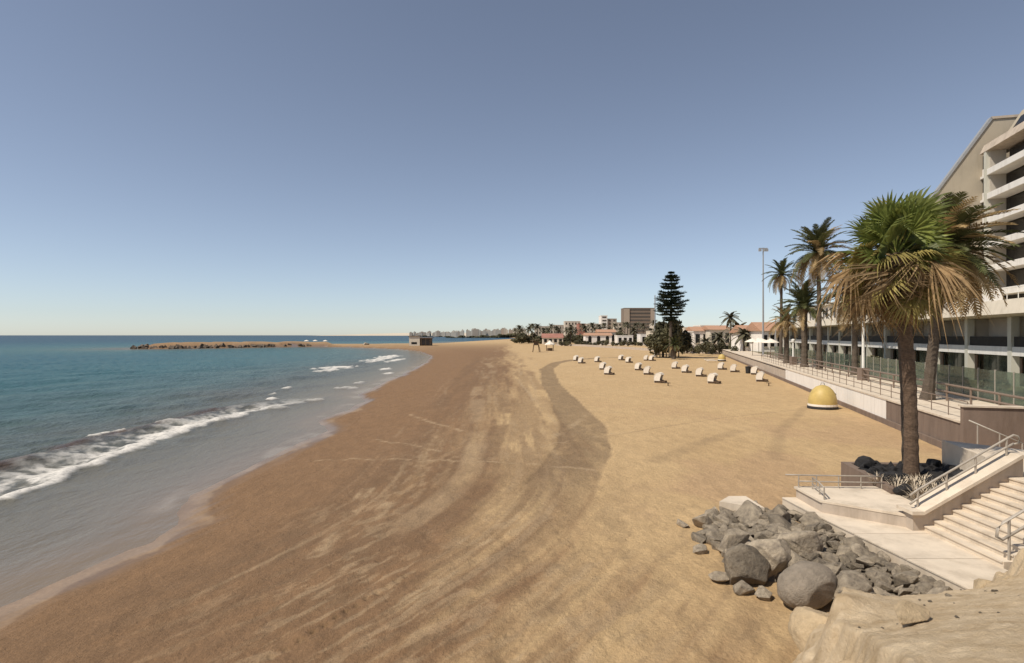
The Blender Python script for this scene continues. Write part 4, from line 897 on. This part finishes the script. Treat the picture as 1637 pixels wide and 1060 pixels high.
# ------------------------------------------------------------------ conifer
def norfolk(base, h, label):
    root = empty('norfolk_pine', base, label, 'conifer'); b = Vector(base); q_ = random.Random(4)
    MB().tube([b+Vector((0,0,-.3)), b+Vector((.1,0,h*.5)), b+Vector((.2,0,h))], [.45,.28,.05], 10).build('trunk', M['trunk_grey'], root)
    mb = MB(); nt_ = 18
    for i in range(nt_):
        u = i/(nt_-1); z_ = h*(.42+.57*u)+q_.uniform(-.2,.2); L = (h*.195*min(1, .72+u*1.4)*(1-u)**.55)*q_.uniform(.78,1.12)+.35
        nb = 9 if u < .8 else 6
        for j in range(nb):
            a = 6.283*j/nb+i*.55+q_.uniform(-.25,.25); Lb = L*q_.uniform(.55,1.15)*(.62 if i < 2 else 1); dv = Vector((math.cos(a), math.sin(a), 0)); sd = Vector((-dv.y, dv.x, 0)); o_ = b+Vector((.2*u,0,z_))
            nn = 12; tilt = q_.uniform(-.06,.12)
            for k in range(1, nn+1):
                t = k/nn; p = o_+dv*Lb*t+Vector((0,0,.20*Lb*t*t-.12*Lb*t+tilt*Lb*t)); wl_ = Lb*.26*(1-t*.6)*min(1, t*4)+.18
                for s in (-1, 1):
                    for m_ in range(6):
                        e_ = p+sd*s*wl_*q_.uniform(.3,1.1)+dv*q_.uniform(-.1,.6)+Vector((0,0,q_.uniform(-.12,.42))); kk = Vector((0,0,.10))+dv*.10
                        mb.quad(p-kk*.5, p+kk*.5, e_+kk*.35, e_-kk*.35)
    mb.build('crown', M['pine_needle'], root)
norfolk((37.6,141,.8), 19.6, 'tall dark layered conifer rising above the white houses behind the beach')

# ------------------------------------------------------------------ town
def crown_mesh(name, seed, m, nf=22, L=2.2):
    mb = MB(); q_ = random.Random(seed)
    for i in range(nf):
        az = i*2.4; el = R(75-115*i/nf); dv = Vector((math.cos(az), math.sin(az), 0)); sd = Vector((-dv.y, dv.x, 0)); prev = Vector((0,0,0)); n_ = 6
        for k in range(n_):
            t = (k+1)/n_; p = dv*L*t*math.cos(el*(1-.25*t))+Vector((0,0,L*(math.sin(el)*t-.45*t*t))); w0 = .34*math.sin(math.pi*min(.97, (k)/n_*.9+.08)); w1 = .34*math.sin(math.pi*min(.97, t*.9+.06))
            dz = Vector((0,0,-.12)); mb.quad(prev+sd*w0+dz, prev, p, p+sd*w1+dz); mb.quad(prev, prev-sd*w0+dz, p-sd*w1+dz, p); prev = p
    return mb.mesh(name, m)
CP = [crown_mesh('crown', i, M['far_palm'], 20+3*i) for i in range(3)]
TK = MB().tube([(0,0,-.3),(.06,0,.5),(0,0,1)], [.22,.16,.15], 7).mesh('trunk', M['trunk_grey'])
def far_palm(base, h, s, label, group, k):
    o = empty('town_palm', base, label, 'palm tree', group); link('trunk', TK, o, (0,0,0), (0,0,k), (s,s,h)); link('crown', CP[k % 3], o, (0,0,h), (0,0,k*1.7), (s,s,s)); return o
CR = []
for v in range(4):
    mb = MB(); leaf_cloud(mb, (0,0,.55), (.6,.6,.48), 1100, .10, random.Random(500+v), 11); CR.append(mb.mesh('crown', M['bush']))
CRO = []
for v in range(2):
    mb = MB(); leaf_cloud(mb, (0,0,.55), (.6,.6,.48), 1100, .10, random.Random(520+v), 11); CRO.append(mb.mesh('crown', M['bush_olive']))
def far_tree(base, w, h, label, group, k, olive=False):
    o = empty('town_tree', base, label, 'tree', group); link('crown', (CRO[k % 2] if olive else CR[k % 4]), o, (0,0,0), (0,0,k*1.1), (w,w,h))
    MB().tube([(0,0,-.3),(0,0,h*.5)], [.16,.08]).build('trunk', M['trunk_grey'], o).location = (0,0,0); return o
def gz_at(x, y): return float(ground_z(np.array([float(x)]), np.array([float(y)]))[0])
def house(px0, px1, ytop, Y, label, zb=None, depth=8, wall='plaster', roof=None, rh=1.4, wins=3, group=None, name='house', arch=False, flat_over=.3, rows=1, cat='house'):
    a = atY(px0, ytop, Y); b = atY(px1, ytop, Y); zt_ = a.z
    if zb is None: zb = gz_at((a.x+b.x)/2, Y)
    o = empty(name, ((a.x+b.x)/2, Y, zb), label, cat, group)
    MB().box(a.x, b.x, Y, Y+depth, zb-.6, zt_).build('wall', M[wall], o)
    if roof:
        mb = MB(); e = .5; yc = Y+depth/2
        mb.slab([(a.x-e,Y-e,zt_+.002),(a.x-e,yc,zt_+rh),(a.x-e,Y+depth+e,zt_+.002)], (b.x-a.x+2*e,0,0)); mb.build('roof', M[roof], o)
    else: MB().box(a.x-.1, b.x+.1, Y-.1, Y+depth+.1, zt_+.002, zt_+.35).build('roof', M[wall], o)
    w = (b.x-a.x)/max(1, wins); hh = (zt_-zb)/rows
    for r_ in range(rows):
        for i in range(wins):
            xc = a.x+(i+.5)*w; z0 = zb+hh*r_+hh*.25; z1 = zb+hh*(r_+1)-hh*.2; hw = min(.9, w*.28)
            pts = [(xc-hw,Y-.06,z0),(xc+hw,Y-.06,z0),(xc+hw,Y-.06,z1)]+([(xc+hw*.6,Y-.06,z1+hw*.6),(xc,Y-.06,z1+hw*.8),(xc-hw*.6,Y-.06,z1+hw*.6)] if arch else [])+[(xc-hw,Y-.06,z1)]
            wn = MB().slab(pts, (0,.055,0)).build('window', M['dark_glass'], o); MB().box(xc-hw-.15, xc+hw+.15, Y-.22, Y-.01, z0-.14, z0-.003).build('sill', M['cream'], wn)
    return o
# houses near the conifer
house(1093,1108,531,205,'small white house with dark window just right of the conifer', 1.2, 9, 'white_wall', None, wins=1, rows=1)
house(1109,1134,529,215,'white house with pinkish tiled roof beside the hedge', 1.2, 10, 'white_wall', 'roof_tile', 1.6, 2)
house(1135,1168,527,210,'cream house with low tiled roof behind the leaning palms', 1.2, 10, 'cream', 'roof_tile', 1.5, 3)
house(1120,1160,521,250,'pale flat roofed house rising behind the tiled ones', 1.5, 10, 'plaster', None, wins=4)
house(1094,1118,524,262,'cream terraced house behind the small white one', 1.5, 10, 'cream', None, wins=3)
house(1190,1222,532,150,'white house front under a terracotta roof near the terrace parasols', PZ, 9, 'white_wall', 'roof_tile', 2.0, 3)
house(1218,1262,529,142,'wide white house with broad orange tiled roof beside the hotel', PZ, 10, 'white_wall', 'roof_tile', 2.2, 4)
house(1176,1200,524,240,'distant white house with flat top behind the terrace', PZ, 10, 'plaster', None, wins=3)
house(1040,1052,530,270,'narrow cream house left of the thin mast', None, 9, 'cream', None, wins=1)
# row behind the beach
house(936,978,536,330,'long low white house with three dark arched windows on the beach front', .2, 10, 'plaster', 'roof_tile', 1.3, 3, arch=True)
house(956,984,531,344,'upper white house with orange tiled roof behind the arched one', .4, 10, 'cream', 'roof_tile', 1.6, 3)
house(987,1012,537,322,'white garden house with shaded openings right of the arched house', .2, 9, 'plaster', None, wins=3)
house(1024,1046,535,318,'pale villa partly hidden by palms left of the thin mast', .2, 9, 'plaster', None, wins=2)
house(868,900,540,365,'low beach pavilion with hipped red roof', .2, 10, 'cream', 'far_red', 2.6, 4, name='pavilion', cat='pavilion')
# big blocks
def block(px0, px1, ytop, Y, label, wall, rows, cols, depth=18, group=None, edges=None):
    a = atY(px0, ytop, Y); b = atY(px1, ytop, Y); zb = gz_at((a.x+b.x)/2, Y); o = empty('apartment_block', ((a.x+b.x)/2, Y, zb), label, 'building', group)
    MB().box(a.x, b.x, Y, Y+depth, zb-2, a.z).build('wall', M[wall], o)
    MB().box(a.x-.15, b.x+.15, Y-.15, Y+depth+.15, a.z+.002, a.z+.5).build('roof', M[wall], o)
    if edges:
        w = (b.x-a.x)
        MB().box(a.x-.02, a.x+w*.17, Y-.7, Y-.01, zb-2, a.z-.3).build('end_wall', M[edges], o); MB().box(b.x-w*.14, b.x+.02, Y-.7, Y-.01, zb-2, a.z-.3).build('end_wall', M[edges], o)
    hgt = (a.z-zb)/rows
    for r_ in range(rows):
        if cols == 1: MB().box(a.x+(b.x-a.x)*.18, b.x-(b.x-a.x)*.15, Y-.08, Y-.01, zb+r_*hgt+hgt*.35, zb+r_*hgt+hgt*.8).build('window_band', M['far_window'], o)
        else:
            w = (b.x-a.x)/cols
            for c_ in range(cols): MB().box(a.x+c_*w+w*.25, a.x+c_*w+w*.75, Y-.08, Y-.01, zb+r_*hgt+hgt*.3, zb+r_*hgt+hgt*.75).build('window', M['far_window'], o)
block(998,1047,493,600,'big square brown hotel block towering over the far palms','far_brown',9,1,edges='far_beige')
block(961,971,505,650,'slim white tower block left of the brown hotel','plaster',7,1)
block(971.2,986,510,652,'beige block attached to the slim white tower','far_beige',6,2)
block(903,928,514,720,'broad cream apartment block above the red roofed pavilion','far_cream',4,5)
block(925,936,518,560,'narrow reddish block before the broad cream apartments','far_red',4,2)
block(880,903,520,760,'low pale apartment block left of the broad cream one','far_cream',3,5)
block(855,881,522,800,'long low terraced apartments on the far slope','far_cream',3,5)
block(938,957,518,700,'cream apartments with stacked balconies left of the slim tower','far_cream',4,4)
block(983,999,516,640,'pale block squeezed against the brown hotel','far_cream',4,3)
block(1046,1064,518,500,'cream apartment block right of the brown hotel','far_cream',3,4)
r6 = random.Random(77)
for k in range(50):
    px = 655+k*3.8+r6.uniform(-3,3); Yf = r6.uniform(1500,2100) if px > 720 else r6.uniform(2400,3000); w = r6.uniform(3,10)*Yf/F; yt = HY-(2.2+r6.random()**2*3)-(px-650)*.045*r6.uniform(.5,1.1)
    x = (px-CX)/F*Yf; zt_ = H-(yt-HY)/F*Yf; zb = gz_at(x, Yf)
    o = MB().box(x-w/2, x+w/2, Yf, Yf+15, zb-3, zt_); o.box(x-w*.3, x+w*.1, Yf+3, Yf+10, zt_+.01, zt_+3)
    tag(o.build('coastal_building', M['far_cream' if k % 3 else 'far_beige']), 'tiny pale building in the far coastal town across the bay', 'building', 'buildings of the far town')
for k in range(40):
    px = 660+k*4.4+r6.uniform(-3,3); Yf = r6.uniform(1450,1500) if px > 720 else r6.uniform(2350,2400); x = (px-CX)/F*Yf
    far_tree((x,Yf,gz_at(x,Yf)-1), r6.uniform(14,30), r6.uniform(7,13), 'dark tree clump along the far town shore', 'trees of the far town', k, k % 4 == 0)
for k in range(34):
    px = 822+k*6.7+r6.uniform(-4,4); Yf = r6.uniform(375,470); x = (px-CX)/F*Yf; yt = r6.uniform(513,526) if px > 930 else r6.uniform(518,527); ht = H-(yt-HY)/F*Yf-gz_at(x,Yf)-1
    far_palm((x,Yf,gz_at(x,Yf)), ht, r6.uniform(1.3,1.9), 'tall palm in the row behind the beach houses', 'palms behind the beach houses', k)
for k in range(46):
    px = 825+k*5.1+r6.uniform(-4,4); Yf = r6.uniform(372,440); x = (px-CX)/F*Yf
    far_tree((x,Yf,gz_at(x,Yf)-.3), r6.uniform(5,9), r6.uniform(4,8.5), 'dense dark tree among the houses behind the beach', 'trees behind the beach houses', k, k % 5 == 0)
for k in range(30):
    px = 895+k*6.3+r6.uniform(-3,3); Yf = r6.uniform(300,318); x = (px-CX)/F*Yf
    bush((x,Yf,gz_at(x,Yf)), r6.uniform(1.6,2.6), r6.uniform(1.6,2.8), 'clipped shrub along the garden edge of the beach houses', 'shrubs before the beach houses', k % 4 == 0, k)
for k, (px, yt, Yf, s) in enumerate(((1168,503,175,1.5),(1180,522,160,1.8),(1190,530,150,1.5),(1150,535,170,1.4),(1060,528,150,1.7),(1052,535,165,1.5),(1098,540,180,1.3),(1128,543,175,1.3))):
    x = (px-CX)/F*Yf; zt_ = H-(yt-HY)/F*Yf; far_palm((x,Yf,1.0), zt_-1.6, s, ['slim palm silhouetted above the tiled house roofs','bushy palm before the cream tiled house','broad palm by the terrace parasols','low palm before the cream house','palm beside the base of the conifer','palm left of the conifer base by the mast','short palm under the small white house','short palm before the pinkish tiled house'][k], None, k)
feather_palm((37.0,136,.1), (37.0,136,3.2), 'low drooping palm on the sand at the foot of the conifer', .85, n=34, nd=6, r0=.4, r1=.35, seed=33, elmin=-30)
for k in range(30):
    px = 1050+k*5.2+r6.uniform(-2,2); Yf = r6.uniform(150,172)+(1200-px)*.05; x = (px-CX)/F*Yf
    bush((x,Yf,.6), r6.uniform(1.1,1.9), r6.uniform(1.4,2.7), 'dark hedge shrub behind the promenade below the white houses', 'hedge shrubs below the white houses', k % 5 == 0, k)
for k in range(8):
    px = 1050+k*5; Yf = 146+r6.uniform(-3,3); x = (px-CX)/F*Yf
    far_tree((x,Yf,.4), r6.uniform(3.8,5.4), r6.uniform(6,9.5), 'bushy tree crowding round the foot of the conifer', 'trees at the conifer foot', k)
# low wall along the back of the far beach
LWF = empty('beach_wall', (60,230,0), 'low pale wall between the far sand and the gardens', 'wall')
a, b = at(1215,571,.2), Vector((55,300,0)); 
ptsw = [Vector((62,172,0)), Vector((52,190,0)), Vector((44,240,0)), Vector((36,292,0)), Vector((24,318,0))]
for p, q2 in zip(ptsw[:-1], ptsw[1:]):
    dv = (q2-p); nn = Vector((-dv.y, dv.x, 0)).normalized()*.4; MB().obox((p.x,p.y,-.5), dv, nn, (0,0,1.45)).build('wall', M['concrete_tan'], LWF)
